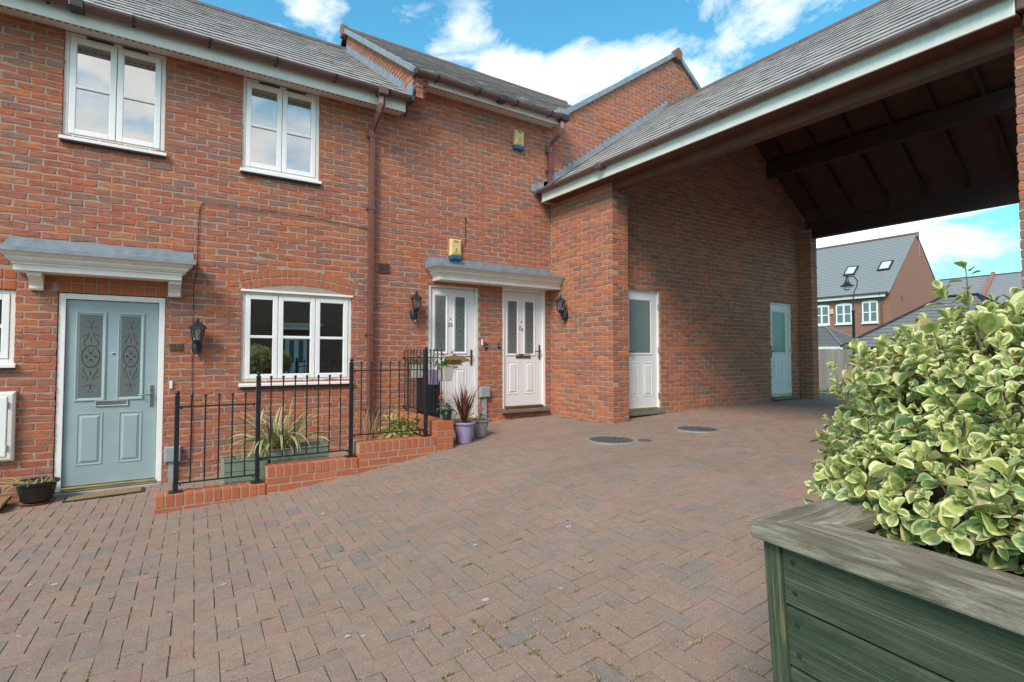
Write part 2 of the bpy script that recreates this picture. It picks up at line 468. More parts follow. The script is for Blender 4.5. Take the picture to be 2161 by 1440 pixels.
def leaf_mat(name, mid1, mid2, edge1, edge2, width=0.62, under=None, rough=0.42):
    """two-tone leaf: UV x runs across the blade (0..1), y along it; the margin is pale"""
    b = NB(name)
    uv = b.new('ShaderNodeTexCoord').outputs['UV']
    sp = b.new('ShaderNodeSeparateXYZ'); b.l.new(uv, sp.inputs[0])
    u = b.math('ABSOLUTE', b.math('SUBTRACT', b.math('MULTIPLY', sp.outputs[0], 2), 1))
    n = b.noise(b.pos(), 45, 3, 0.6)
    v = b.math('MULTIPLY', b.math('POWER', b.math('ABSOLUTE', b.math('SUBTRACT', sp.outputs[1], 0.45)), 3.0), 3.2)
    e = b.math('ADD', b.math('ADD', u, v), b.math('MULTIPLY', b.math('SUBTRACT', n, 0.5), 0.75))
    r = b.rnd()
    e = b.math('ADD', e, b.math('MULTIPLY', b.math('SUBTRACT', r, 0.5), 0.35))
    k = b.step(e, width, width + 0.10)
    c1 = b.mix(b.math('FRACT', b.math('MULTIPLY', r, 7.3)), mid1, mid2)
    vein = b.math('SUBTRACT', 1.0, b.math('MULTIPLY', u, 14), clamp=True)
    c1 = b.mix(b.math('MULTIPLY', vein, 0.45), c1, edge1)
    n2 = b.noise(b.pos(), 90, 2)
    c1 = b.mix(b.math('MULTIPLY', b.step(n2, 0.5, 0.7), 0.35), c1, tuple(x * 1.7 for x in mid2))
    c2 = b.mix(b.math('FRACT', b.math('MULTIPLY', r, 3.7)), edge1, edge2)
    c = b.mix(k, c1, c2)
    old = b.step(b.math('FRACT', b.math('MULTIPLY', r, 13.7)), 0.955, 0.965)
    c = b.mix(b.math('MULTIPLY', old, 0.8), c, (0.44, 0.29, 0.13))
    b.base(c); b.rough(rough)
    b.p.inputs['Specular IOR Level'].default_value = 0.45
    # thin blade: some light comes through
    out = b.n['Material Output']
    tl = b.new('ShaderNodeBsdfTranslucent')
    b.l.new(b.mix(0.5, c, (0.30, 0.42, 0.08)), tl.inputs[0])
    mx = b.new('ShaderNodeMixShader'); mx.inputs[0].default_value = 0.22
    b.l.new(b.p.outputs[0], mx.inputs[1]); b.l.new(tl.outputs[0], mx.inputs[2])
    b.l.new(mx.outputs[0], out.inputs[0])
    return b.m
M['euonymus'] = leaf_mat('variegated_leaf', (0.21, 0.285, 0.065), (0.40, 0.44, 0.13), (0.70, 0.65, 0.27), (0.78, 0.72, 0.40), 0.56)
M['phormium'] = leaf_mat('striped_strap_leaf', (0.14, 0.19, 0.06), (0.22, 0.26, 0.09), (0.52, 0.48, 0.22), (0.60, 0.55, 0.28), 0.55)
M['cordyline'] = leaf_mat('dark_red_blade', (0.12, 0.022, 0.02), (0.19, 0.045, 0.035), (0.24, 0.06, 0.045), (0.15, 0.035, 0.03), 0.8)
M['straw'] = leaf_mat('straw_blade', (0.42, 0.28, 0.12), (0.5, 0.36, 0.17), (0.5, 0.36, 0.17), (0.45, 0.3, 0.14), 0.8)
M['yellow_leaf'] = leaf_mat('yellow_leaf', (0.42, 0.40, 0.10), (0.52, 0.48, 0.17), (0.62, 0.56, 0.25), (0.55, 0.50, 0.2), 0.7)
M['green_leaf'] = leaf_mat('green_leaf', (0.07, 0.14, 0.03), (0.12, 0.20, 0.05), (0.12, 0.2, 0.05), (0.1, 0.18, 0.05), 0.9)

# ------------------------------------------------------------------ mesh helpers
class MB:
    """collects verts and faces for ONE mesh"""
    def __init__(s):
        s.v, s.f = [], []
    def add(s, vs, fs):
        o = len(s.v)
        s.v += [tuple(x) for x in vs]
        s.f += [tuple(i + o for i in q) for q in fs]
        return s
    def box(s, x0, x1, y0, y1, z0, z1):
        return s.add([(x0, y0, z0), (x1, y0, z0), (x1, y1, z0), (x0, y1, z0), (x0, y0, z1), (x1, y0, z1), (x1, y1, z1), (x0, y1, z1)],
                     [(3, 2, 1, 0), (4, 5, 6, 7), (0, 1, 5, 4), (1, 2, 6, 5), (2, 3, 7, 6), (3, 0, 4, 7)])
    def quad(s, a, b, c, d):
        return s.add([a, b, c, d], [(0, 1, 2, 3)])
    def tube(s, pts, r, n=8, cap=True, closed=False):
        pts = [Vector(p) for p in pts]
        m = len(pts)
        rad = r if isinstance(r, (list, tuple)) else [r] * m
        vs, fs = [], []
        prev = None
        for i, p in enumerate(pts):
            t = (pts[min(i + 1, m - 1)] - pts[max(i - 1, 0)])
            if t.length < 1e-9:
                t = Vector((0, 0, 1))
            t.normalize()
            ref = prev if prev is not None else (Vector((1, 0, 0)) if abs(t.x) < 0.8 else Vector((0, 1, 0)))
            a = (ref - t * ref.dot(t))
            if a.length < 1e-6:
                a = t.orthogonal()
            a.normalize()
            prev = a
            b = t.cross(a)
            for k in range(n):
                w = 2 * math.pi * k / n
                vs.append(p + (a * math.cos(w) + b * math.sin(w)) * rad[i])
        for i in range(m - 1):
            for k in range(n):
                k2 = (k + 1) % n
                fs.append((i * n + k, i * n + k2, (i + 1) * n + k2, (i + 1) * n + k))
        if cap:
            fs.append(tuple(range(n - 1, -1, -1)))
            fs.append(tuple((m - 1) * n + k for k in range(n)))
        return s.add(vs, fs)
    def lathe(s, prof, c=(0, 0, 0), n=20, cap=False, sx=1.0, sy=1.0):
        vs, fs = [], []
        for (r, z) in prof:
            for k in range(n):
                w = 2 * math.pi * k / n
                vs.append((c[0] + r * math.cos(w) * sx, c[1] + r * math.sin(w) * sy, c[2] + z))
        for i in range(len(prof) - 1):
            for k in range(n):
                k2 = (k + 1) % n
                fs.append((i * n + k, i * n + k2, (i + 1) * n + k2, (i + 1) * n + k))
        if cap:
            fs.append(tuple(range(n - 1, -1, -1)))
            fs.append(tuple((len(prof) - 1) * n + k for k in range(n)))
        return s.add(vs, fs)
    def loft(s, x0, x1, z0, z1, loops, cap=True):
        """nested rectangles facing -Y: loops = [(inset, y), ...]"""
        vs, fs = [], []
        for (i, y) in loops:
            vs += [(x0 + i, y, z0 + i), (x1 - i, y, z0 + i), (x1 - i, y, z1 - i), (x0 + i, y, z1 - i)]
        for a in range(len(loops) - 1):
            for k in range(4):
                k2 = (k + 1) % 4
                fs.append((a * 4 + k, a * 4 + k2, a * 4 + 4 + k2, a * 4 + 4 + k))
        if cap:
            e = (len(loops) - 1) * 4
            fs.append((e, e + 1, e + 2, e + 3))
        return s.add(vs, fs)
    def prism(s, poly, axis, a0, a1):
        """extrude a 2-D polygon along axis ('x','y','z')"""
        def P(u, w, a):
            return {'x': (a, u, w), 'y': (u, a, w), 'z': (u, w, a)}[axis]
        n = len(poly)
        vs = [P(u, w, a0) for u, w in poly] + [P(u, w, a1) for u, w in poly]
        fs = [tuple(range(n)), tuple(range(2 * n - 1, n - 1, -1))]
        for k in range(n):
            fs.append((k, (k + 1) % n, n + (k + 1) % n, n + k))
        return s.add(vs, fs)
    def sphere(s, c, r, n=10, m=6, sz=1.0):
        prof = [(r * math.sin(math.pi * i / m) if 0 < i < m else r * 0.02, -r * math.cos(math.pi * i / m) * sz) for i in range(m + 1)]
        return s.lathe(prof, c, n, cap=True)
    def mesh(s, name, fix=True):
        me = bpy.data.meshes.new(name)
        me.from_pydata(s.v, [], s.f)
        if fix:
            import bmesh
            bm = bmesh.new(); bm.from_mesh(me)
            bmesh.ops.recalc_face_normals(bm, faces=bm.faces)
            bm.to_mesh(me); bm.free()
        me.update()
        return me

LOCAL = False      # True while a thing is modelled in its own axes
def link(name, me, mat=None, parent=None, bevel=0.0, smooth=False):
    if mat is not None and me is not None and not me.materials:
        me.materials.append(mat)
    o = bpy.data.objects.new(name, me)
    COL.objects.link(o)
    if parent is not None:
        o.parent = parent
        if not LOCAL:
            o.matrix_parent_inverse = parent.matrix_basis.inverted()
    if smooth:
        me.shade_smooth()
        me.set_sharp_from_angle(angle=R(40))
    if bevel:
        md = o.modifiers.new('bevel', 'BEVEL')
        md.width = bevel; md.segments = 2; md.limit_method = 'ANGLE'
    return o

def make(name, mb, mat, parent=None, bevel=0.0, smooth=False, label=None, category=None, group=None, kind=None):
    o = link(name, mb.mesh(name), mat, parent, bevel, smooth)
    tag(o, label, category, group, kind)
    return o

def tag(o, label=None, category=None, group=None, kind=None):
    if label: o['label'] = label
    if category: o['category'] = category
    if group: o['group'] = group
    if kind: o['kind'] = kind
    return o

def thing(name, label, category, loc=(0, 0, 0), group=None):
    o = bpy.data.objects.new(name, None)
    o.empty_display_size = 0.1
    COL.objects.link(o)
    o.location = loc
    return tag(o, label, category, group)

def world_to_px(P):
    """picture position of a point, for picking the pieces that show largest"""
    fw = np.array([math.sin(YAW) * math.cos(PITCH), math.cos(YAW) * math.cos(PITCH), math.sin(PITCH)])
    r = np.array([math.cos(YAW), -math.sin(YAW), 0.0])
    u = np.cross(r, fw)
    d = np.asarray(P, float) - np.array([0, CAM_Y, 0])
    z = d @ fw
    zz = np.where(z > 0.05, z, 1e9)
    return 1080.5 + FPX * (d @ r) / zz, 712 - FPX * (d @ u) / zz, z

def join_pieces(name, variants, items, mat, parent, flat=True):
    """one mesh out of many copies; items = (variant index, 4x4 matrix, random)"""
    V, F, U, RN = [], [], [], []
    loops_tot, starts = [], []
    base = 0
    for vi, mtx, rn in items:
        vs, fs, uv = variants[vi]
        m = np.array(mtx)
        V.append(vs @ m[:3, :3].T + m[:3, 3])
        for q in fs:
            F.append([i + base for i in q])
        RN += [rn] * len(fs)
        if uv is not None:
            U.append(uv)
        base += len(vs)
    me = bpy.data.meshes.new(name)
    V = np.concatenate(V)
    tot = np.array([len(q) for q in F], dtype=np.int32)
    st = np.concatenate([[0], np.cumsum(tot)[:-1]]).astype(np.int32)
    me.vertices.add(len(V)); me.vertices.foreach_set('co', V.ravel())
    li = np.fromiter((i for q in F for i in q), dtype=np.int32, count=int(tot.sum()))
    me.loops.add(len(li)); me.loops.foreach_set('vertex_index', li)
    me.polygons.add(len(F)); me.polygons.foreach_set('loop_start', st)
    if U:
        lay = me.uv_layers.new(name='UVMap')
        lay.data.foreach_set('uv', np.concatenate(U).ravel())
    at = me.attributes.new('rnd', 'FLOAT', 'FACE')
    at.data.foreach_set('value', np.array(RN, dtype=np.float32))
    me.update(calc_edges=True)
    me.validate()
    if flat and not U: me.shade_flat()
    else: me.shade_smooth()
    o = link(name, me, mat, parent)
    o['kind'] = 'stuff'
    return o

def variant_mesh(name, var, mat):
    vs, fs, uv = var
    me = bpy.data.meshes.new(name)
    me.from_pydata([tuple(v) for v in vs], [], fs)
    if uv is not None:
        lay = me.uv_layers.new(name='UVMap')
        lay.data.foreach_set('uv', uv.ravel())
    me.materials.append(mat)
    me.update()
    return me

def split_pieces(piece, rest, variants, meshes, items, mat, parent, limit=300):
    """the pieces that show largest become objects; the others one mesh"""
    if not items:
        return
    C = np.array([np.array(m)[:3, 3] for _, m, _ in items])
    px, py, z = world_to_px(C)
    inside = (px > -15) & (px < 2176) & (py > -15) & (py < 1455) & (z > 0.2)
    score = np.where(inside, 1.0 / np.maximum(z, .2), -1)
    order = np.argsort(-score)
    single = set(int(i) for i in order[:limit] if score[i] > 0)
    other = []
    for i, it in enumerate(items):
        if i in single:
            o = bpy.data.objects.new(piece, meshes[it[0]])
            COL.objects.link(o)
            o.parent = parent
            if not LOCAL:
                o.matrix_parent_inverse = parent.matrix_basis.inverted()
            o.matrix_basis = Matrix(it[1])
        else:
            other.append(it)
    if other:
        join_pieces(rest, variants, other, mat, parent)

def frame_matrix(pos, u, n, sx=1.0):
    """local x -> u, local -y -> n, local z -> up"""
    u = np.array(u, float); n = np.array(n, float)
    m = np.eye(4)
    m[:3, 0] = u * sx; m[:3, 1] = -n; m[:3, 2] = (0, 0, 1); m[:3, 3] = pos
    return m

# ------------------------------------------------------------------ bricks
BL, BH, BD, JT = 0.215, 0.065, 0.10, 0.010
def brick_variant(jit=0.0035, length=BL, height=BH, ch=0.0045, rad=0.007):
    a, h = length / 2, height / 2
    def outline(ins):
        pts = []
        for sx, sz, first in ((-1, -1, 0), (1, -1, 1), (1, 1, 0), (-1, 1, 1)):
            p1 = (sx * (a - ins), sz * (h - ins - rad)); p2 = (sx * (a - ins - rad), sz * (h - ins))
            pts += [p1, p2] if not first else [p2, p1]
        pts.insert(2, (0.0, -(h - ins))); pts.insert(7, (0.0, h - ins))
        return pts
    o1 = outline(0); o2 = outline(ch)
    j = rng.normal(0, jit, (10, 2))
    vs = [(p[0] + q[0], BD, p[1] + q[1]) for p, q in zip(o1, j)]
    vs += [(p[0] + q[0], ch * 0.9, p[1] + q[1]) for p, q in zip(o1, j)]
    vs += [(p[0] + q[0] + rng.normal(0, .001), rng.normal(0, .0012), p[1] + q[1] + rng.normal(0, .001)) for p, q in zip(o2, j)]
    fs = []
    for k in range(10):
        k2 = (k + 1) % 10
        fs += [(k, k2, 10 + k2, 10 + k), (10 + k, 10 + k2, 20 + k2, 20 + k)]
    fs.append(tuple(range(20, 30)))
    return np.array(vs), fs, None
BRICKS = [brick_variant() for _ in range(10)]
SMOOTH_BRICKS = [brick_variant(0.0012, ch=0.004, rad=0.004) for _ in range(6)]
MESHES = {}
def brick_meshes(mat, smooth=False):
    k = (mat, smooth)
    if k not in MESHES:
        MESHES[k] = [variant_mesh('brick', v, M[mat]) for v in (SMOOTH_BRICKS if smooth else BRICKS)]
    return MESHES[k]

def lay_bricks(O, u, n, z0, z1, spans, phase=0.0, jitter=0.0025):
    """stretcher bond; spans(z) -> free intervals along u for the course centred on z. Returns items."""
    items = []
    O = np.array(O, float); u = np.array(u, float); n = np.array(n, float)
    k = math.floor(z0 / 0.075)
    while k * 0.075 < z1:
        zc = k * 0.075 + 0.0375
        if zc - 0.0375 >= z0 - 0.02 and zc + 0.0325 <= z1 + 0.02:
            off = phase + (0.1125 if k % 2 else 0.0)
            for (a, b) in spans(zc):
                i = math.floor((a - off) / 0.225)
                while off + i * 0.225 < b:
                    s = max(a, off + i * 0.225); e = min(b, off + i * 0.225 + BL)
                    # close the last joint so that no sliver is left at a jamb
                    if b - e < 0.035: e = b
                    if e - s > 0.03:
                        L = e - s
                        p = O + u * ((s + e) / 2 + rng.normal(0, .001)) + np.array([0, 0, zc + rng.normal(0, .0012)]) - n * min(.003, abs(rng.normal(0, jitter)))
                        items.append((int(rng.integers(0, 10)), frame_matrix(p, u, n, L / BL), float(rng.random())))
                    i += 1
        k += 1
    return items

def spans_rect(x0, x1, holes):
    def f(z):
        segs = [(x0, x1)]
        for h in holes:
            if callable(h):
                r = h(z)
                if r is None: continue
                a, b = r
            else:
                a, b, c, d = h
                if not (c < z < d): continue
            out = []
            for s, e in segs:
                if b <= s or a >= e: out.append((s, e))
                else:
                    if a > s: out.append((s, a))
                    if b < e: out.append((b, e))
            segs = out
        return [(s, e) for s, e in segs if e - s > 0.03]
    return f

def core_wall(name, x0, x1, z0, z1, holes, y=0.0, depth=0.24, parent=None, topfn=None):
    """mortar body of a wall facing -Y, with the openings cut out"""
    mb = MB()
    g = 0.004
    H = [(a - g, b + g, c - g, d + g) for a, b, c, d in holes]
    xs = sorted(set([x0, x1] + [v for h in H for v in h[:2] if x0 < v < x1]))
    zs = sorted(set([z0, z1] + [v for h in H for v in h[2:] if z0 < v < z1]))
    yf = y + 0.0055
    for a, b in zip(xs[:-1], xs[1:]):
        for c, d in zip(zs[:-1], zs[1:]):
            mx, mz = (a + b) / 2, (c + d) / 2
            if any(h[0] < mx < h[1] and h[2] < mz < h[3] for h in H): continue
            mb.quad((a, yf, c), (b, yf, c), (b, yf, d), (a, yf, d))
    for h in H:
        a, b, c, d = max(h[0], x0), min(h[1], x1), max(h[2], z0), min(h[3], z1)
        mb.quad((a, yf, c), (a, yf, d), (a, y + depth, d), (a, y + depth, c))
        mb.quad((b, yf, d), (b, yf, c), (b, y + depth, c), (b, y + depth, d))
        mb.quad((a, yf, d), (b, yf, d), (b, y + depth, d), (a, y + depth, d))
        mb.quad((b, yf, c), (a, yf, c), (a, y + depth, c), (b, y + depth, c))
    for (a, b, c, d) in ((x0, x0, z0, z1), (x1, x1, z0, z1)):
        mb.quad((a, yf, c), (a, yf, d), (a, y + depth, d), (a, y + depth, c))
    mb.quad((x0, yf, z1), (x1, yf, z1), (x1, y + depth, z1), (x0, y + depth, z1))
    o = link(name, mb.mesh(name, fix=False), M['mortar'], parent)
    return o

# ------------------------------------------------------------------ ground
GX = [-60, -6, -1, 0, .93, 1.85, 3.0, 4.3, 5.57, 7, 8, 10, 11.5, 13, 17, 21, 60, 400]
GZ = [-2.6, -1.56, -1.435, -1.41, -1.37, -1.268, -1.10, -1.015, -.985, -.928, -.915, -.886, -.866, -.87, -1.15, -1.36, -1.5, -1.5]
_gx = np.linspace(-60, 60, 2401)
_gz = np.interp(_gx, GX, GZ)
_ker = np.hanning(15); _ker /= _ker.sum()
_gz = np.convolve(np.pad(_gz, 7, mode='edge'), _ker, mode='valid')
def ground(x):
    return float(np.interp(x, _gx, _gz)) if abs(x) < 60 else float(np.interp(x, GX, GZ))

def sheet(name, x0, x1, y0, y1, dz, mat, step=0.25, kind='structure', parent=None):
    mb = MB()
    xs = list(np.arange(x0, x1, step)) + [x1]
    for x in xs:
        mb.v += [(x, y0, ground(x) + dz), (x, y1, ground(x) + dz)]
    for i in range(len(xs) - 1):
        mb.f.append((2 * i, 2 * i + 2, 2 * i + 3, 2 * i + 1))
    return tag(link(name, mb.mesh(name, fix=False), mat, parent), kind=kind)
gnd = MB()
for x in GX[:1] + list(np.arange(-58, 60, 1.0)) + [60, 400]:
    gnd.v += [(x, -300, ground(x) - 0.09), (x, 300, ground(x) - 0.09)]
for i in range(len(gnd.v) // 2 - 1):
    gnd.f.append((2 * i, 2 * i + 2, 2 * i + 3, 2 * i + 1))
tag(link('ground', gnd.mesh('ground', fix=False), M['earth']), kind='structure')
paving = sheet('paving', -12, 13.0, -16.0, 0.05, -0.0062, M['sand'])
road = sheet('road', 13.0, 21.2, -40, 40, -0.012, M['asphalt'])
kerb = MB()
kerb.box(12.94, 13.06, -16, 30, ground(13) - .15, ground(13) + .012)
make('kerb', kerb, M['grey_pot'], bevel=.01, kind='structure')

# herringbone block paving, every paver a piece
def paver_variant():
    a, b, ch, h = 0.0985, 0.0485, 0.0022, 0.055
    j = rng.normal(0, .0013, (4, 2))
    c = [(-a, -b), (a, -b), (a, b), (-a, b)]
    vs = [(x + q[0], y + q[1], -h) for (x, y), q in zip(c, j)]
    vs += [(x + q[0], y + q[1], -ch) for (x, y), q in zip(c, j)]
    vs += [(x * (1 - ch / a) + q[0], y * (1 - ch / b) + q[1], rng.normal(0, .0006)) for (x, y), q in zip(c, j)]
    fs = []
    for k in range(4):
        k2 = (k + 1) % 4
        fs += [(k, k2, 4 + k2, 4 + k), (4 + k, 4 + k2, 8 + k2, 8 + k)]
    fs.append((8, 9, 10, 11))
    return np.array(vs), fs, None
PAVERS = [paver_variant() for _ in range(8)]
pav_items, JOINTS = [], []
ca, sa = math.cos(R(-3)), math.sin(R(-3))
for iy in range(-150, 40):
    for ix in range(-80, 160):
        m = (ix - iy) % 4
        if m == 0: cx_, cy_, rot = (ix + 1) * .1, (iy + .5) * .1, 0.0
        elif m == 3: cx_, cy_, rot = (ix + .5) * .1, (iy + 1) * .1, math.pi / 2
        else: continue
        X = ca * cx_ - sa * cy_ + 1.0; Y = sa * cx_ + ca * cy_ - 2.0
        if not (-7.5 < X < 12.9 and -10.5 < Y < -0.02): continue
        if X > 5.5 and X < 11.45 and Y > -1.2: continue
        if X > 5.7 and Y < -6.0: continue
        px, py, z = world_to_px((X, Y, ground(X)))
        if not (z > 0.2 and -1500 < px < 3200 and py < 3200): continue
        dz = (ground(X + .05) - ground(X - .05)) / .1
        mt = Matrix.Translation((X, Y, ground(X) + float(np.clip(rng.normal(0, .0012), -.002, .002)))) @ Matrix.Rotation(-math.atan(dz), 4, 'Y') @ Matrix.Rotation(R(-3) + rot + rng.normal(0, .008), 4, 'Z') @ Matrix.Rotation(float(np.clip(rng.normal(0, .006), -.012, .012)), 4, 'X')
        pav_items.append((int(rng.integers(0, 8)), np.array(mt), float(rng.random())))
        JOINTS.append((X, Y, R(-3) + rot))
split_pieces('paver', 'pavers', PAVERS, [variant_mesh('paver', v, M['paver']) for v in PAVERS], pav_items, M['paver'], paving)

# ------------------------------------------------------------------ builders for joinery
def window_unit(parent, x0, x1, z0, z1, lights, bar=True, y=0.03, sill=True, frame_mat='cream', sill_proj=0.055):
    """frame with casements side by side; lights = list of (x start, x end) fractions of the inner width"""
    fr = MB(); t = 0.042
    fr.box(x0, x0 + t, y, y + .07, z0, z1); fr.box(x1 - t, x1, y, y + .07, z0, z1)
    fr.box(x0 + t, x1 - t, y, y + .07, z1 - t, z1); fr.box(x0 + t, x1 - t, y, y + .07, z0, z0 + t)
    w = make('window', fr, M[frame_mat], parent, bevel=.004)
    ix0, ix1, iz0, iz1 = x0 + t, x1 - t, z0 + t, z1 - t
    W = ix1 - ix0
    for a, b in lights:
        cx0, cx1 = ix0 + a * W + .003, ix0 + b * W - .003
        c = MB(); s = 0.058; yy = y - .008
        c.box(cx0, cx0 + s, yy, yy + .055, iz0 + .003, iz1 - .003); c.box(cx1 - s, cx1, yy, yy + .055, iz0 + .003, iz1 - .003)
        c.box(cx0 + s, cx1 - s, yy, yy + .055, iz1 - s - .003, iz1 - .003); c.box(cx0 + s, cx1 - s, yy, yy + .055, iz0 + .003, iz0 + s + .003)
        make('casement', c, M['upvc'], w, bevel=.006)
        gx0, gx1, gz0, gz1 = cx0 + s, cx1 - s, iz0 + s, iz1 - s
        zm = (gz0 + gz1) / 2
        if bar:
            g = MB().box(gx0 - .002, gx1 + .002, yy + .004, yy + .045, zm - .017, zm + .017)
            make('glazing_bar', g, M['upvc'], w, bevel=.005)
        for c0, c1 in ((gz0, zm - .017), (zm + .017, gz1)) if bar else ((gz0, gz1),):
            p = MB().box(gx0 - .004, gx1 + .004, yy + .024, yy + .030, c0 - .004, c1 + .004)
            make('pane', p, M['glass'], w)
    if sill:
        sb = MB()
        sb.prism([(y + .02, z0 + .002), (-sill_proj, z0 - .012), (-sill_proj, z0 - .046), (y + .02, z0 - .046)], 'x', x0 - .02, x1 + .02)
        make('sill', sb, M['upvc'], w, bevel=.003)
        sh = MB().box(x0 - .012, x1 + .012, -sill_proj + .012, y + .06, z0 - .062, z0 - .047)
        make('sill_edge', sh, M['dark_plastic'], w)
    return w

def ribbon(mb, pts, wd, y):
    n = len(pts)
    L, Rr = [], []
    for i, (a, b) in enumerate(pts):
        p, q = pts[max(i - 1, 0)], pts[min(i + 1, n - 1)]
        dx, dz = q[0] - p[0], q[1] - p[1]
        l = math.hypot(dx, dz) or 1
        k = wd * (0.35 + 0.65 * math.sin(math.pi * (i + .5) / n)) / 2
        L.append((a - dz / l * k, y, b + dx / l * k)); Rr.append((a + dz / l * k, y, b - dx / l * k))
    for i in range(n - 1):
        mb.quad(L[i], Rr[i], Rr[i + 1], L[i + 1])

def etched_motif(xc, zc, w, h, y):
    """oval, four petals and scrolls etched into a door light"""
    mb = MB()
    a, b = w * 0.41, h * 0.138
    pts = [(xc + a * math.cos(t), zc + b * math.sin(t)) for t in np.linspace(0, 2 * math.pi, 40)]
    n = len(pts)
    for i in range(n - 1):
        (x1, z1), (x2, z2) = pts[i], pts[i + 1]
        s = 0.90
        mb.quad((x1, y, z1), (x2, y, z2), (xc + (x2 - xc) * s, y, zc + (z2 - zc) * s), (xc + (x1 - xc) * s, y, zc + (z1 - zc) * s))
    for dx, dz in ((1, 0), (-1, 0), (0, 1), (0, -1)):
        px, pz = xc + dx * w * .19, zc + dz * w * .19
        r = w * .12
        ring = [(px + (r if k % 2 == 0 else r * .42) * math.cos(k * math.pi / 4), y, pz + (r if k % 2 == 0 else r * .42) * math.sin(k * math.pi / 4)) for k in range(8)]
        mb.add(ring, [tuple(range(8))])
    for sz in (1, -1):
        for sx in (1, -1):
            c = [(xc + sx * w * q0, zc + sz * h * q1) for q0, q1 in ((.10, .30), (.12, .25), (.20, .215), (.30, .185), (.33, .16), (.28, .138), (.2, .128))]
            ribbon(mb, c, w * .032, y)
            c = [(xc + sx * w * q0, zc + sz * h * q1) for q0, q1 in ((.18, .262), (.25, .255), (.33, .25), (.37, .238))]
            ribbon(mb, c, w * .03, y)
            c = [(xc + sx * w * q0, zc + sz * h * q1) for q0, q1 in ((.05, .345), (.16, .352), (.24, .362), (.29, .36))]
            ribbon(mb, c, w * .026, y)
            c = [(xc + sx * w * q0, zc + sz * h * q1) for q0, q1 in ((.06, .41), (.1, .425), (.08, .44))]
            ribbon(mb, c, w * .026, y)
            c = [(xc + sx * w * q0, zc + sz * h * q1) for q0, q1 in ((.07, .055), (.13, .07), (.09, .088))]
            ribbon(mb, c, w * .026, y)
        ribbon(mb, [(xc, zc + sz * h * q) for q in (.17, .2, .235)], w * .035, y)
        ribbon(mb, [(xc, zc + sz * h * q) for q in (.33, .36, .40)], w * .05, y)
    return mb

def text_mesh(txt, size, depth=0.002):
    cu = bpy.data.curves.new('text', 'FONT')
    cu.body = txt; cu.size = size; cu.extrude = depth; cu.align_x = 'CENTER'; cu.align_y = 'CENTER'
    ob = bpy.data.objects.new('text', cu)
    COL.objects.link(ob)
    dg = bpy.context.evaluated_depsgraph_get()
    me = bpy.data.meshes.new_from_object(ob.evaluated_get(dg))
    bpy.data.objects.remove(ob); bpy.data.curves.remove(cu)
    return me

def lettering(name, txt, size, loc, mat, parent, sx=1.0, tilt=0.0):
    me = text_mesh(txt, size)
    me.materials.clear()
    o = link(name, me, mat, parent)
    o.location = loc
    o.rotation_euler = (math.pi / 2, tilt, 0)
    o.scale = (sx, 1, 1)
    return o

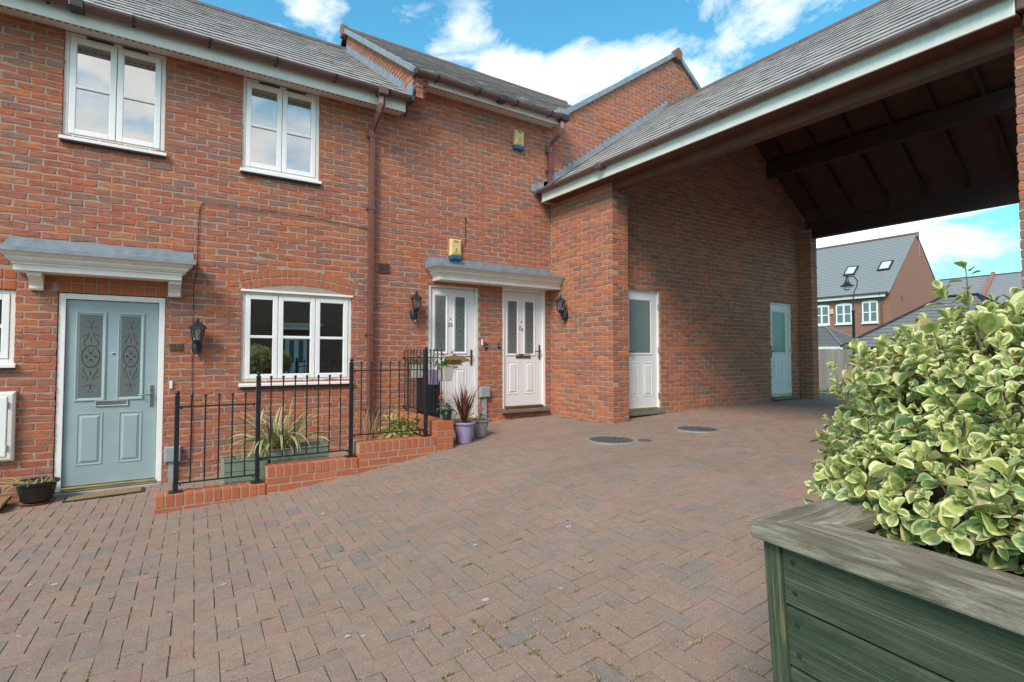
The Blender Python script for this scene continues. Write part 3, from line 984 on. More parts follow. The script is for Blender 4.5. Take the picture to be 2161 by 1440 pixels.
def front_door(parent, fx0, fx1, fz0, fz1, leaf, frame, gl=((.11, .335), (.56, .775)), gz=(.468, .925), y=0.03, handed=1, letter='brass', motif=True, lights='two', metal='old_brass', lat=0.06, letterbox=True, threshold='brass', door_label=None):
    """moulded front door; frame outer size fx0..fx1, fz0..fz1"""
    x0, x1, z0, z1 = fx0 + lat, fx1 - lat, fz0 + .045, fz1 - lat
    d = make('door', MB().box(x0, x1, y + .018, y + .06, z0, z1), M[leaf], parent, bevel=.003, label=door_label)
    f = MB()
    f.box(fx0, x0 - .004, y - .012, y + .08, fz0, fz1); f.box(x1 + .004, fx1, y - .012, y + .08, fz0, fz1)
    f.box(x0 - .004, x1 + .004, y - .012, y + .08, z1 + .004, fz1)
    make('door_frame', f, M[frame], d, bevel=.005)
    make('light_stop', MB().box(fx0 - .03, fx1 + .03, y + .13, y + .14, fz0, fz1 + .03), M['interior'], d)  # unseen dark sheet added to stop light leaking round the leaf
    Wd, Hd = x1 - x0, z1 - z0
    yl = y + .018
    if lights == 'two':
        gz0, gz1 = z0 + gz[0] * Hd, z0 + gz[1] * Hd
        for a, b in gl:
            ga, gb = x0 + a * Wd, x0 + b * Wd
            make('glazing_bead', MB().loft(ga - .035, gb + .035, gz0 - .035, gz1 + .035, [(0, yl + .002), (.002, yl - .010), (.012, yl - .013), (.022, yl - .007), (.034, yl - .002), (.036, yl + .004)], cap=False), M[leaf], d)
            g = make('door_glass', MB().quad((ga - .002, yl - .0015, gz0 - .002), (gb + .002, yl - .0015, gz0 - .002), (gb + .002, yl - .0015, gz1 + .002), (ga - .002, yl - .0015, gz1 + .002)), M['obscure'], d)
            if motif:
                make('etched_pattern', etched_motif((ga + gb) / 2, (gz0 + gz1) / 2, gb - ga, gz1 - gz0, yl - .004), M['ink'], d)
        pz0, pz1 = z0 + .105 * Hd, z0 + .385 * Hd
        panels = ((gl[0][0] - .01, gl[0][1] + .025, pz0, pz1), (gl[1][0] - .01, gl[1][1] + .035, pz0, pz1))
    else:
        ga, gb, gz0, gz1 = x0 + .175 * Wd, x0 + .80 * Wd, z0 + .47 * Hd, z0 + .915 * Hd
        make('glazing_bead', MB().loft(ga - .03, gb + .03, gz0 - .03, gz1 + .03, [(0, yl + .002), (.002, yl - .010), (.012, yl - .012), (.028, yl - .002), (.031, yl + .004)], cap=False), M[leaf], d)
        make('door_glass', MB().quad((ga, yl - .0015, gz0), (gb, yl - .0015, gz0), (gb, yl - .0015, gz1), (ga, yl - .0015, gz1)), M['obscure'], d)
        panels = ((.15, .42, z0 + .10 * Hd, z0 + .385 * Hd), (.57, .84, z0 + .10 * Hd, z0 + .385 * Hd))
    for a, b, c0, c1 in panels:
        make('panel_moulding', MB().loft(x0 + a * Wd, x0 + b * Wd, c0, c1, [(0, yl + .002), (.002, yl - .006), (.010, yl - .006), (.016, yl - .0005), (.026, yl - .0005), (.046, yl - .010), (.048, yl - .010)]), M[leaf], d)
    if letterbox:
        lx, lz = (x0 + x1) / 2, z0 + .435 * Hd
        lb = MB().loft(lx - .145, lx + .145, lz - .035, lz + .035, [(0, yl + .001), (.002, yl - .012), (.008, yl - .014), (.016, yl - .009)])
        make('letterbox', lb, M[letter], d, bevel=.002)
    hx = x1 - .05 if handed > 0 else x0 + .05
    hz = z0 + .47 * Hd
    hp = MB().box(hx - .017, hx + .017, yl - .012, yl, hz - .12, hz + .12)
    make('handle_plate', hp, M[metal], d, bevel=.004)
    hl = MB().tube([(hx, yl - .01, hz + .015), (hx, yl - .05, hz + .015), (hx - handed * .015, yl - .058, hz + .015), (hx - handed * .125, yl - .058, hz + .012)], .009, 8)
    make('handle', hl, M[metal], d, smooth=True)
    if threshold:
        t = MB()
        t.prism([(y + .05, fz0 + .042), (y - .02, fz0 + .042), (y - .03, fz0 + .03), (y - .03, fz0 + .012), (y + .05, fz0 + .012)], 'x', x0 - .003, x1 + .003)
        t.box(x0 - .002, x1 + .002, y - .045, y + .05, fz0 + .0, fz0 + .011)
        make('threshold', t, M[threshold], d, bevel=.002)
    return d

def gutter_run(parent, p0, p1, out, r=0.055, mat='gutter', brackets=0, bmat='dark_plastic', ends=True):
    """half-round gutter from p0 to p1 (its rim line); out = horizontal unit vector away from the wall"""
    p0, p1, out = Vector(p0), Vector(p1), Vector(out)
    d = (p1 - p0).normalized()
    mb = MB(); n = 10
    def ring(p, rr):
        return [p + out * (math.cos(math.pi + math.pi * k / n) * rr) + Vector((0, 0, math.sin(math.pi + math.pi * k / n) * rr)) for k in range(n + 1)]
    o0, o1, i0, i1 = ring(p0, r), ring(p1, r), ring(p0, r - .005), ring(p1, r - .005)
    for k in range(n):
        mb.quad(o0[k], o1[k], o1[k + 1], o0[k + 1]); mb.quad(i0[k + 1], i1[k + 1], i1[k], i0[k])
    mb.quad(o0[0], i0[0], i1[0], o1[0]); mb.quad(o0[n], o1[n], i1[n], i0[n])
    if ends:
        for rr in (o0, o1):
            mb.add(rr, [tuple(range(n + 1))])
    g = make('gutter', mb, M[mat], parent, smooth=True)
    L = (p1 - p0).length
    for b in range(brackets):
        c = p0 + d * (L * (b + .5) / brackets)
        bm = MB()
        rings = []
        for s in (-.014, .014):
            rings.append([c + d * s + out * (math.cos(math.pi + math.pi * k / n) * (r + .008)) + Vector((0, 0, math.sin(math.pi + math.pi * k / n) * (r + .008))) for k in range(n + 1)])
            rings.append([c + d * s + out * (math.cos(math.pi + math.pi * k / n) * (r + .001)) + Vector((0, 0, math.sin(math.pi + math.pi * k / n) * (r + .001))) for k in range(n + 1)])
        a, ai, e, ei = rings
        for k in range(n):
            bm.quad(a[k], e[k], e[k + 1], a[k + 1]); bm.quad(a[k], a[k + 1], ai[k + 1], ai[k]); bm.quad(e[k + 1], e[k], ei[k], ei[k + 1])
        w = c - out * (r + .004)
        bm.add([w + d * s + Vector((0, 0, t)) for s in (-.014, .014) for t in (-.06, .02)], [(0, 1, 3, 2)])
        make('gutter_bracket', bm, M[bmat], g)
    return g

def tile_variant(wd=.1618, ln=.32, th=.0085):
    j = rng.normal(0, .0015, 4)
    a = wd / 2
    vs = [(-a, 0 + j[0], 0), (a, 0 + j[1], 0), (a, ln, 0), (-a, ln, 0), (-a, 0 + j[0], th), (a, 0 + j[1], th), (a, ln, th * .8), (-a, ln, th * .8)]
    fs = [(4, 5, 6, 7), (0, 1, 5, 4), (1, 2, 6, 5), (3, 0, 4, 7)]
    return np.array(vs), fs, None
TILES = [tile_variant() for _ in range(6)]
def tile_slope(roof, e0, along, up, width, length, mat, gauge=.26, clip=None, limit=300):
    """plain tiles; e0 eaves corner, along = unit vector on the eaves, up = unit vector up the slope"""
    along, up = Vector(along).normalized(), Vector(up).normalized()
    nrm = along.cross(up).normalized()
    if nrm.z < 0: nrm = -nrm
    items = []
    rows = int(length / gauge) + 1
    tilt = .055
    for r in range(rows):
        s = r * gauge
        off = (.5 if r % 2 else 0) * .165
        n = int(width / .165) + 2
        for c in range(-1, n):
            a = c * .165 + off + .0825
            if a < .04 or a > width - .04: continue
            if s + .2 > length: continue
            P = Vector(e0) + along * a + up * s
            if clip and not clip(P): continue
            P = P + nrm * (.022 + abs(rng.normal(0, .0015)))
            u2 = (up - nrm * (tilt + rng.normal(0, .003))).normalized()
            al = (along + up * rng.normal(0, .004)).normalized()
            n2 = al.cross(u2); n2 = n2 if n2.z > 0 else -n2
            u2 = n2.cross(al) if n2.cross(al).dot(up) > 0 else al.cross(n2)
            flip = al.cross(u2).dot(n2) < 0
            ax = -al if flip else al
            m = np.eye(4); m[:3, 0] = ax; m[:3, 1] = u2; m[:3, 2] = n2; m[:3, 3] = P
            items.append((int(rng.integers(0, 6)), m, float(rng.random())))
    k = ('tile', mat)
    if k not in MESHES:
        MESHES[k] = [variant_mesh('tile', v, M[mat]) for v in TILES]
    split_pieces('tile', 'tiles', TILES, MESHES[k], items, M[mat], roof, limit)

def eaves(parent, x0, x1, zs, depth, zf, vents=True, wall_y=0.0):
    """soffit at height zs out to wall_y - depth, fascia up to zf; wall faces -Y"""
    yo = wall_y - depth
    dr = .045
    s = make('soffit', MB().prism([(yo + .012, zs - dr), (wall_y + .02, zs), (wall_y + .02, zs + .01), (yo + .012, zs - dr + .01)], 'x', x0, x1), M['soffit'], parent)
    f = make('fascia', MB().box(x0, x1, yo - .012, yo + .011, zs - dr - .012, zf), M['fascia'], parent, bevel=.003)
    zs = zs - dr + .008
    if vents:
        v = MB(); x = x0 + .03
        while x < x1 - .03:
            v.box(x, x + .034, yo + .04, yo + .066, zs - .004, zs + .004)
            x += .062
        tag(make('vent_slots', v, M['dark_plastic'], s), kind='stuff')
    return s, f

def canopy(parent, x0, x1, z0, z1, proj, brackets=()):
    """moulded door canopy with a lead top; z0 underside, z1 top of the moulding; profile flares outwards"""
    prof = [(0.0, z0), (0.0, z0 + .055), (.012, z0 + .06), (.012, z0 + .075), (.03, z0 + .085), (.05, z0 + .105), (.055, z0 + .115), (.055, z0 + .13), (.075, z0 + .14), (.10, z0 + .165), (.115, z1 - .012), (.115, z1)]
    mb = MB()
    loops = []
    for o, z in prof:
        loops.append([(x0 - o, 0.03, z), (x0 - o, -proj - o, z), (x1 + o, -proj - o, z), (x1 + o, 0.03, z)])
    for a, b in zip(loops[:-1], loops[1:]):
        for k in range(3):
            mb.quad(a[k], a[k + 1], b[k + 1], b[k])
    mb.quad(*loops[0]); mb.quad(*loops[-1])
    c = make('canopy', mb, M['cream'], parent)
    o = .115
    ld = MB()
    ya, yb = -proj - o - .012, -.006
    ld.add([(x0 - o - .012, ya, z1 - .03), (x1 + o + .012, ya, z1 - .03), (x0 - o - .012, ya, z1 + .012), (x1 + o + .012, ya, z1 + .012),
            (x0 - o - .012, yb, z1 + .075), (x1 + o + .012, yb, z1 + .075), (x0 - o + .05, yb, z1 + .16), (x1 + o - .0, yb, z1 + .16),
            (x0 - o - .012, yb, z1 - .03), (x1 + o + .012, yb, z1 - .03)],
           [(0, 1, 3, 2), (2, 3, 5, 4), (4, 5, 7, 6), (0, 2, 4, 8), (1, 9, 5, 3)])
    make('lead_top', ld, M['lead'], c)
    for bx0, bx1 in brackets:
        b = MB()
        pr = [(-.0, z0 - .17), (-.055, z0 - .17), (-.065, z0 - .15), (-.055, z0 - .13), (-.07, z0 - .10), (-.11, z0 - .07), (-.17, z0 - .05), (-.20, z0 - .04), (-.20, z0 - .001), (0, z0 - .001)]
        b.prism(pr, 'x', bx0, bx1)
        make('canopy_bracket', b, M['cream'], c, bevel=.004)
    return c

def square_pipe(parent, x, y, z0, z1, s=.032, mat='downpipe', collars=()):
    p = make('downpipe', MB().box(x - s, x + s, y - s, y + s, z0, z1), M[mat], parent, bevel=.006)
    for zc in collars:
        c = MB().box(x - s - .006, x + s + .006, y - s - .006, y + s + .006, zc - .022, zc + .022)
        c.box(x - s - .03, x + s + .03, y + s - .01, y + s + .02, zc - .014, zc + .014)
        make('pipe_collar', c, M['gutter'], p, bevel=.003)
    return p

# ================================================================== HOUSE 24
house_a = thing('terraced_house', 'red brick terraced house on the left with a duck-egg blue front door', 'house', (-.9, 0, ground(-.9)))
WIN_G = (0.866, 2.20, -.325, .80)          # ground-floor window
holes_a = [(-.85, .05, 2.30, 3.43), (.838, 1.752, 2.285, 3.43), WIN_G, (-.84, .095, -1.42, .66), (-2.5, -1.165, -.07, .66)]
ARC_C, ARC_R = 1.545, 2.477
ARC_Z = 1.105 - ARC_R
def arch_hole(z):
    if .66 < z < 1.10:
        q = ARC_R ** 2 - (z - ARC_Z) ** 2
        if z > .80 and q > 0:
            w = min(math.sqrt(q), .705 + (z - .80) * .14)
            return (ARC_C - w, ARC_C + w)
    return None
flat_heads = [(-.845, .10, .655, .872), (-2.6, -1.16, .655, .872)]
Z_TOP_A = 3.43
wall_a = core_wall('wall', -3.4, 2.97, -1.9, Z_TOP_A, holes_a, parent=house_a)
D22 = (3.318, 4.165, -.985, 1.07)
D20 = (4.60, 5.465, -.85, 1.10)
Z_TOP_B = 3.925
all_spans = spans_rect(-3.4, 5.57, holes_a + flat_heads + [arch_hole, D22, D20])
front = lay_bricks((0, 0, 0), (1, 0, 0), (0, -1, 0), -1.65, Z_TOP_B, lambda z: [(max(a, 2.97) if z > Z_TOP_A else a, b) for a, b in all_spans(z) if b > (3.0 if z > Z_TOP_A else -9)], phase=-.085)
items = [i for i in front if i[1][0, 3] < 2.97]
split_pieces('brick', 'bricks', BRICKS, brick_meshes('brick'), items, M['brick'], wall_a)
# arches of smooth orange bricks
arch_items = []
na = 21
for row in range(2):
    for k in range(na):
        t = -.30 + .60 * (k + .5) / na
        rad = ARC_R - .052 - row * .107
        p = (ARC_C + rad * math.sin(t), -.001, ARC_Z + rad * math.cos(t))
        wd = .60 / na * rad - .013
        m = np.array(Matrix.Translation(p) @ Matrix.Rotation(t, 4, 'Y') @ Matrix.Diagonal((wd / BL, 1, (.094) / BH, 1)))
        arch_items.append((k % 6, m, float(rng.random())))
for (x0, x1) in ((-.845, .10), (-2.61, -1.16)):
    n = round((x1 - x0) / .105)
    for row in range(2):
        for k in range(n):
            w = (x1 - x0) / n
            p = (x0 + (k + .5) * w, -.001, .71 + row * .107)
            arch_items.append((k % 6, np.array(Matrix.Translation(p) @ Matrix.Diagonal(((w - .013) / BL, 1, (.094) / BH, 1))), float(rng.random())))
split_pieces('arch_brick', 'arch_bricks', SMOOTH_BRICKS, brick_meshes('arch_brick', True), arch_items, M['arch_brick'], wall_a)

window_unit(house_a, -.85, .05, 2.30, 3.43, [(0, .5), (.5, 1)])
window_unit(house_a, .838, 1.752, 2.285, 3.43, [(0, .5), (.5, 1)])
wg = window_unit(house_a, WIN_G[0], WIN_G[1], WIN_G[2], WIN_G[3], [(0, .30), (.30, .66), (.66, 1)])
window_unit(house_a, -2.35, -1.165, -.07, .66, [(0, .5), (.5, 1)])
hd = MB()
pts = [(ARC_C + (ARC_R - .212) * math.sin(t), ARC_Z + (ARC_R - .212) * math.cos(t)) for t in np.linspace(-.295, .295, 16)]
hd.prism([(pts[0][0], .803)] + pts + [(pts[-1][0], .803)], 'y', .012, .09)
make('arched_head', hd, M['cream'], wg, bevel=.003)
make('head_rail', MB().box(WIN_G[0] - .01, WIN_G[1] + .01, -.012, .05, .785, .812), M['upvc'], wg, bevel=.004)
for hx0, hx1, hz in ((-.85, .05, 3.43), (.838, 1.752, 3.43)):
    for q in (.2, .55):
        w = hx1 - hx0
        make('trickle_vent', MB().box(hx0 + q * w, hx0 + (q + .26) * w, .012, .03, hz - .034, hz - .018), M['dark_plastic'], house_a)
# blinds behind the upper windows, a dim room behind the lower one
for x0, x1, z0, z1 in ((-.85, .05, 2.30, 3.43), (.838, 1.752, 2.285, 3.43), (-2.35, -1.165, -.07, .66)):
    make('blind', MB().box(x0 + .03, x1 - .03, .125, .13, z0 + .02, z1 - .02), M['blind'], house_a)
    make('room_back', MB().box(x0 - .05, x1 + .05, .25, .26, z0 - .05, z1 + .05), M['interior'], house_a)
rm = MB()
rm.quad((.2, 3.2, -1.3), (2.9, 3.2, -1.3), (2.9, 3.2, 1.1), (.2, 3.2, 1.1))
rm.quad((.2, .24, -1.3), (.2, 3.2, -1.3), (.2, 3.2, 1.1), (.2, .24, 1.1)); rm.quad((2.9, 3.2, -1.3), (2.9, .24, -1.3), (2.9, .24, 1.1), (2.9, 3.2, 1.1))
rm.quad((.2, .24, 1.1), (.2, 3.2, 1.1), (2.9, 3.2, 1.1), (2.9, .24, 1.1)); rm.quad((.2, .24, -1.3), (2.9, .24, -1.3), (2.9, 3.2, -1.3), (.2, 3.2, -1.3))
make('room', rm, M['interior'], house_a)
make('window_board', MB().box(.8, 2.26, .10, .33, -.345, -.318), M['upvc'], house_a, bevel=.004)

door_a = front_door(house_a, -.835, .092, -1.40, .655, 'blue_door', 'upvc', gl=((.14, .38), (.585, .80)), gz=(.468, .92), letter='chrome', metal='chrome', lat=.062, threshold='brass')
spy = make('spyhole', MB().lathe([(.012, 0), (.012, .012), (.006, .014)], (0, 0, 0), 12, cap=True), M['chrome'], door_a)
spy.matrix_basis = Matrix.Translation((-.375, .048, .03)) @ Matrix.Rotation(R(90), 4, 'X')
make('door_step', MB().box(-.835, .092, -.06, .1, -1.47, -1.405), M['grey_plastic'], house_a, bevel=.006)
canopy(house_a, -1.155, .235, .835, 1.035, .24, brackets=((-1.06, -.95), (.115, .235)))

# eaves, roof, rainwater goods
sof_a, fas_a = eaves(house_a, -3.4, 2.83, Z_TOP_A, .27, 3.56)
SL = .68
UPS = Vector((0, 1, SL)).normalized()
roof_a = MB()
EA = (-.335, 3.575)
YR = 3.05
def ra(y, base): return base[1] + SL * (y - base[0])
roof_a.quad((-3.4, EA[0], EA[1]), (2.97, EA[0], EA[1]), (2.97, YR, ra(YR, EA)), (-3.4, YR, ra(YR, EA)))
roof_a.quad((-3.4, YR, ra(YR, EA)), (2.97, YR, ra(YR, EA)), (2.97, 6.4, EA[1]), (-3.4, 6.4, EA[1]))
roof_a = make('roof', roof_a, M['roof_felt'], house_a)
tile_slope(roof_a, (-3.4, EA[0], EA[1]), (1, 0, 0), UPS, 6.35, 4.09, 'tile')
rg = MB()
for k in range(21):
    x = -3.4 + k * .305
    rg.tube([(x, YR, ra(YR, EA) - .02), (x + .3, YR, ra(YR, EA) - .02)], .085, 10)
tag(make('ridge_tiles', rg, M['gutter_faded'], roof_a), kind='stuff')
gutter_run(house_a, (-3.4, -.36, 3.56), (2.90, -.36, 3.56), (0, -1, 0), r=.066, brackets=9)
jb = MB().box(-.78, -.66, -.435, -.285, 3.478, 3.57)
make('gutter_union', jb, M['dark_plastic'], house_a, bevel=.01)
jb = MB().box(2.40, 2.53, -.435, -.285, 3.47, 3.57)
make('gutter_outlet', jb, M['gutter'], house_a, bevel=.01)
make('gutter_stop_end', MB().box(2.86, 2.905, -.435, -.285, 3.48, 3.572), M['dark_plastic'], house_a, bevel=.01)
sp = MB()
sp.tube([(2.465, -.36, 3.48), (2.465, -.36, 3.36), (2.45, -.31, 3.28), (2.44, -.10, 3.14), (2.435, -.058, 3.10), (2.435, -.058, 3.02)], .046, 4)
make('swan_neck', sp, M['downpipe'], house_a)
square_pipe(house_a, 2.435, -.058, -1.2, 3.08, collars=(3.02, 2.02, .30, -.72))
make('eaves_light', MB().box(-.72, -.50, -.20, -.06, Z_TOP_A - .012, Z_TOP_A - .001), M['old_brass'], house_a, bevel=.004)

# ================================================================== HOUSE 22 / 20
house_b = thing('terraced_house', 'middle red brick house with two white front doors under one long canopy', 'house', (4.3, 0, ground(4.3)))
holes_b = [D22, D20]
wall_b = core_wall('wall', 2.972, 5.62, -1.6, Z_TOP_B + .03, holes_b, parent=house_b)
items = [i for i in front if i[1][0, 3] >= 2.97]
# party-wall upstand above the lower roof, facing -X
EB = (-.335, 3.98)
def upstand(z):
    lo_y = (z - EB[1]) / SL + EB[0] + .02      # below the upper roof
    hi_y = (z - EA[1]) / SL + EA[0] - .02      # above the lower roof
    lo_y, hi_y = max(lo_y, -.33), min(hi_y, YR)
    # u runs along -Y
    return [(-hi_y, -lo_y)] if hi_y - lo_y > .05 else []
items += lay_bricks((2.965, 0, 0), (0, -1, 0), (-1, 0, 0), 3.55, 6.3, upstand, phase=.03)
split_pieces('brick', 'bricks', BRICKS, brick_meshes('brick'), items, M['brick'], wall_b)
um = MB()
um.prism([(-.30, 3.62), (YR, ra(YR, EA) + .02), (YR, ra(YR, EB) - .03), (-.30, ra(-.30, EB) - .03)], 'x', 2.974, 3.08)
make('upstand', um, M['mortar'], house_b)
# stepped corbel under the verge
for k in range(7):
    z = 3.4875 + k * .075
    yo = -.05 - k * .047
    cb = MB().box(2.945, 3.165, yo, .06, z - .032, z + .032)
    make('corbel_brick', cb, M['brick'], wall_b, bevel=.007)
cm = MB()
for k in range(7):
    z = 3.45 + k * .075
    cm.box(2.955, 3.155, -.05 - k * .047 + .012, .05, z, z + .0745)
make('corbel_mortar', cm, M['mortar'], wall_b)
eaves(house_b, 3.17, 5.56, Z_TOP_B - .02, .27, 3.965)
rb = MB()
XB1 = 6.9
rb.quad((2.93, EB[0], EB[1]), (5.65, EB[0], EB[1]), (5.65, 0, ra(0, EB)), (2.93, 0, ra(0, EB)))
XB1 = 8.6
rb.quad((2.93, 0, ra(0, EB)), (XB1, 0, ra(0, EB)), (XB1, YR, ra(YR, EB)), (2.93, YR, ra(YR, EB)))
rb.quad((2.93, YR, ra(YR, EB)), (XB1, YR, ra(YR, EB)), (XB1, 6.4, EB[1]), (2.93, 6.4, EB[1]))
roof_b = make('roof', rb, M['roof_felt'], house_b)
def clip_b(P):
    return P.x < 5.62 if P.y < 0 else P.z > 6.2 - .672 * (8.83 - P.x) - .1
tile_slope(roof_b, (2.93, EB[0], EB[1]), (1, 0, 0), UPS, 5.6, 4.09, 'tile', clip=clip_b)
rg = MB()
for k in range(18):
    x = 2.93 + k * .305
    rg.tube([(x, YR, ra(YR, EB) - .02), (x + .3, YR, ra(YR, EB) - .02)], .085, 10)
tag(make('ridge_tiles', rg, M['gutter_faded'], roof_b), kind='stuff')
# verge: mortar fillet with a ridge end
vg = MB()
dv = UPS * .05
vg.prism([(EB[0] - .02, EB[1] - .05), (YR, ra(YR, EB) - .05), (YR, ra(YR, EB) + .045), (EB[0] - .02, EB[1] + .035)], 'x', 2.885, 2.955)
make('verge', vg, M['lead'], house_b)
make('ridge_end', MB().prism([(YR - .11, ra(YR, EB) - .16), (YR + .06, ra(YR, EB) - .16), (YR + .09, ra(YR, EB) + .05), (YR, ra(YR, EB) + .11), (YR - .13, ra(YR, EB) + .03)], 'x', 2.86, 2.97), M['ridge_clay'], house_b, bevel=.01)
gutter_run(house_b, (2.93, -.36, 3.965), (5.63, -.36, 3.965), (0, -1, 0), r=.066, brackets=4)
make('gutter_union', MB().box(4.30, 4.42, -.435, -.285, 3.885, 3.975), M['dark_plastic'], house_b, bevel=.01)
make('gutter_stop_end', MB().box(2.915, 2.955, -.435, -.285, 3.885, 3.975), M['dark_plastic'], house_b, bevel=.01)
make('gutter_outlet', MB().box(5.50, 5.64, -.435, -.285, 3.88, 3.975), M['dark_plastic'], house_b, bevel=.01)
sp = MB()
sp.tube([(5.55, -.36, 3.88), (5.55, -.36, 3.76), (5.54, -.31, 3.68), (5.53, -.10, 3.60), (5.52, -.055, 3.54), (5.52, -.055, 3.44)], .044, 4)
make('swan_neck', sp, M['gutter'], house_b)
square_pipe(house_b, 5.52, -.055, 2.86, 3.52, collars=(3.46, 3.14))
# stepped lead flashing along the lower roof
def stepped_flashing(mb, P0, along, n, run, rise, h0, thick, nrm):
    """saw-tooth lead: teeth rise vertically and step down the slope"""
    along = Vector(along); nrm = Vector(nrm)
    for k in range(n):
        a = P0 + along * (k * run)
        b = P0 + along * ((k + 1) * run)
        up0, up1 = a.z + h0, b.z + h0
        tri = [a, b, Vector((b.x, b.y, b.z + h0)), Vector((a.x + (b.x - a.x) * .12, a.y + (b.y - a.y) * .12, b.z + h0)), Vector((a.x, a.y, a.z + h0))]
        mb.add([p + nrm * thick for p in tri], [(0, 1, 2, 3, 4)])
fl = MB()
stepped_flashing(fl, Vector((2.965, EA[0] + .03, EA[1] + .035)), UPS, 34, .118, 0, .10, .008, (-1, 0, 0))
fl.add([(2.957, EA[0], EA[1] + .03), (2.957, YR, ra(YR, EA) + .03), (2.957, YR, ra(YR, EA) + .13), (2.957, EA[0], EA[1] + .13),
        (2.83, EA[0], EA[1] + .033), (2.83, YR, ra(YR, EA) + .033)], [(0, 1, 5, 4)])
make('lead_flashing', fl, M['lead'], house_b)
make('gutter_upstand', MB().box(2.88, 2.90, -.36, -.20, 3.60, 3.80), M['lead'], house_b)

d22 = front_door(house_b, *D22[:2], D22[2], D22[3], 'white_door', 'worn_white', gz=(.515, .938), handed=1, letter='old_brass', lat=.055, door_label='white door with paint peeled round the letterbox')
wear = MB()
def blob(mb, cx, cz, a, b, y, n=18, rough=.3):
    ring = []
    for k in range(n):
        t = 2 * math.pi * k / n
        q = 1 + rng.normal(0, rough)
        ring.append((cx + a * q * math.cos(t), y, cz + b * q * math.sin(t)))
    mb.add(ring, [tuple(range(n))])
blob(wear, 3.80, -.045, .20, .055, .0455, rough=.14)
blob(wear, 3.75, -.17, .09, .022, .0455, rough=.2)
wear.box(3.745, 3.79, .0445, .046, .02, .10)
make('peeled_paint', wear, M['coir'], d22)
lettering('door_number', '22', .078, (3.70, .045, .47), M['ink'], d22)
make('door_stud', MB().sphere((3.70, .045, .56), .012), M['ink'], d22)
d20 = front_door(house_b, *D20[:2], D20[2], D20[3], 'white_door', 'upvc', gz=(.457, .916), handed=1, letter='old_brass', lat=.055, threshold='old_brass')
lettering('door_number', '2', .085, (4.968, .045, .455), M['ink'], d20, sx=.95, tilt=R(6))
lettering('door_number', '0', .085, (5.018, .045, .43), M['ink'], d20, sx=.95, tilt=R(3))
make('door_stud', MB().sphere((5.0, .045, .56), .012), M['ink'], d20)
make('door_step', MB().box(4.585, 5.49, -.075, .1, -.905, -.852), M['stone_sill'], house_b, bevel=.006)
make('door_step', MB().box(3.30, 4.18, -.05, .1, -1.04, -.987), M['stone_sill'], house_b, bevel=.006)
canopy(house_b, 3.385, 5.60, 1.10, 1.30, .25)

# ================================================================== GABLED HOUSE BEHIND THE ARCHWAY ROOF
house_c = thing('gabled_house', 'brick gable end rising behind the archway roof', 'house', (8.8, 0, ground(8.8)))
AP_X, AP_Z = 8.83, 6.20
def rake(x):
    return AP_Z - (.672 * (AP_X - x) if x < AP_X else .74 * (x - AP_X))
def gable_span(z):
    if z > AP_Z - .06: return []
    a = AP_X - (AP_Z - z - .03) / .672; b = AP_X + (AP_Z - z - .03) / .74
    return [(max(a, 5.575), min(b, 12.0))]
gm = MB()
gm.prism([(5.60, -.9), (12.2, -.9), (12.2, rake(12.2)), (AP_X, AP_Z), (5.60, rake(5.6))], 'y', .007, .25)
wall_c = make('wall', gm, M['mortar'], house_c)
items = lay_bricks((0, 0, 0), (1, 0, 0), (0, -1, 0), 2.55, 6.2, gable_span, phase=-.02)
split_pieces('brick', 'bricks', BRICKS, brick_meshes('brick'), items, M['brick'], wall_c)
rc = MB()
for x0, x1 in ((5.45, AP_X), (AP_X, 12.4)):
    rc.quad((x0, -.03, rake(x0) + .03), (x1, -.03, rake(x1) + .03), (x1, 9, rake(x1) + .03), (x0, 9, rake(x0) + .03))
roof_c = make('roof', rc, M['tile'], house_c)
vc = MB()
for x0, x1 in ((5.52, AP_X), (12.3, AP_X)):
    vc.prism([(x0, rake(x0) - .03), (x1, rake(x1) - .03), (x1, rake(x1) + .075), (x0, rake(x0) + .075)], 'y', -.055, .03)
make('verge', vc, M['lead'], house_c, bevel=.004)
make('ridge_end', MB().prism([(AP_X - .10, AP_Z - .10), (AP_X, AP_Z - .15), (AP_X + .10, AP_Z - .10), (AP_X + .11, AP_Z + .04), (AP_X, AP_Z + .13), (AP_X - .11, AP_Z + .04)], 'y', -.10, .02), M['ridge_clay'], house_c, bevel=.01)
make('valley_lead', MB().box(5.50, 5.72, -.33, .03, 4.03, 4.12), M['lead'], house_c, bevel=.01)

# ================================================================== ARCHWAY (covered drive between the houses)
arch = thing('archway', 'brick covered driveway with a tiled roof over two white side doors', 'archway', (8.4, -1.5, ground(8.4)))
XA, YP, YD = 5.573, -1.475, -1.24        # west face, pier front, door wall
X2 = 11.14                               # far pier
ZSL = .705
EX, EZ = 5.27, 2.70                      # eaves edge of the roof
RX = 8.52
def rz(x): return EZ + ZSL * ((x if x < RX else 2 * RX - x) - EX)
RIDGE = rz(RX)
# west return wall, facing -X
wA = MB()
wA.box(XA + .007, XA + .10, YP + .007, -.004, -1.6, 2.72)
wall_w = make('side_wall', wA, M['mortar'], arch)
items_w = lay_bricks((XA, 0, 0), (0, -1, 0), (-1, 0, 0), -1.05, 2.70, lambda z: [(.006, -YP - .002)], phase=.133)
# pier front, facing -Y
items_w += [it for it in lay_bricks((0, YP, 0), (1, 0, 0), (0, -1, 0), -1.05, 2.70, lambda z: [(XA + .003, XA + .33)] if int(round((z - .0375) / .075)) % 2 else [(XA + .112, XA + .33)], phase=XA + .003 - .1125)]
pf = MB().box(XA + .101, XA + .323, YP + .007, YD + .02, -1.6, 2.72)
make('pier', pf, M['mortar'], arch)
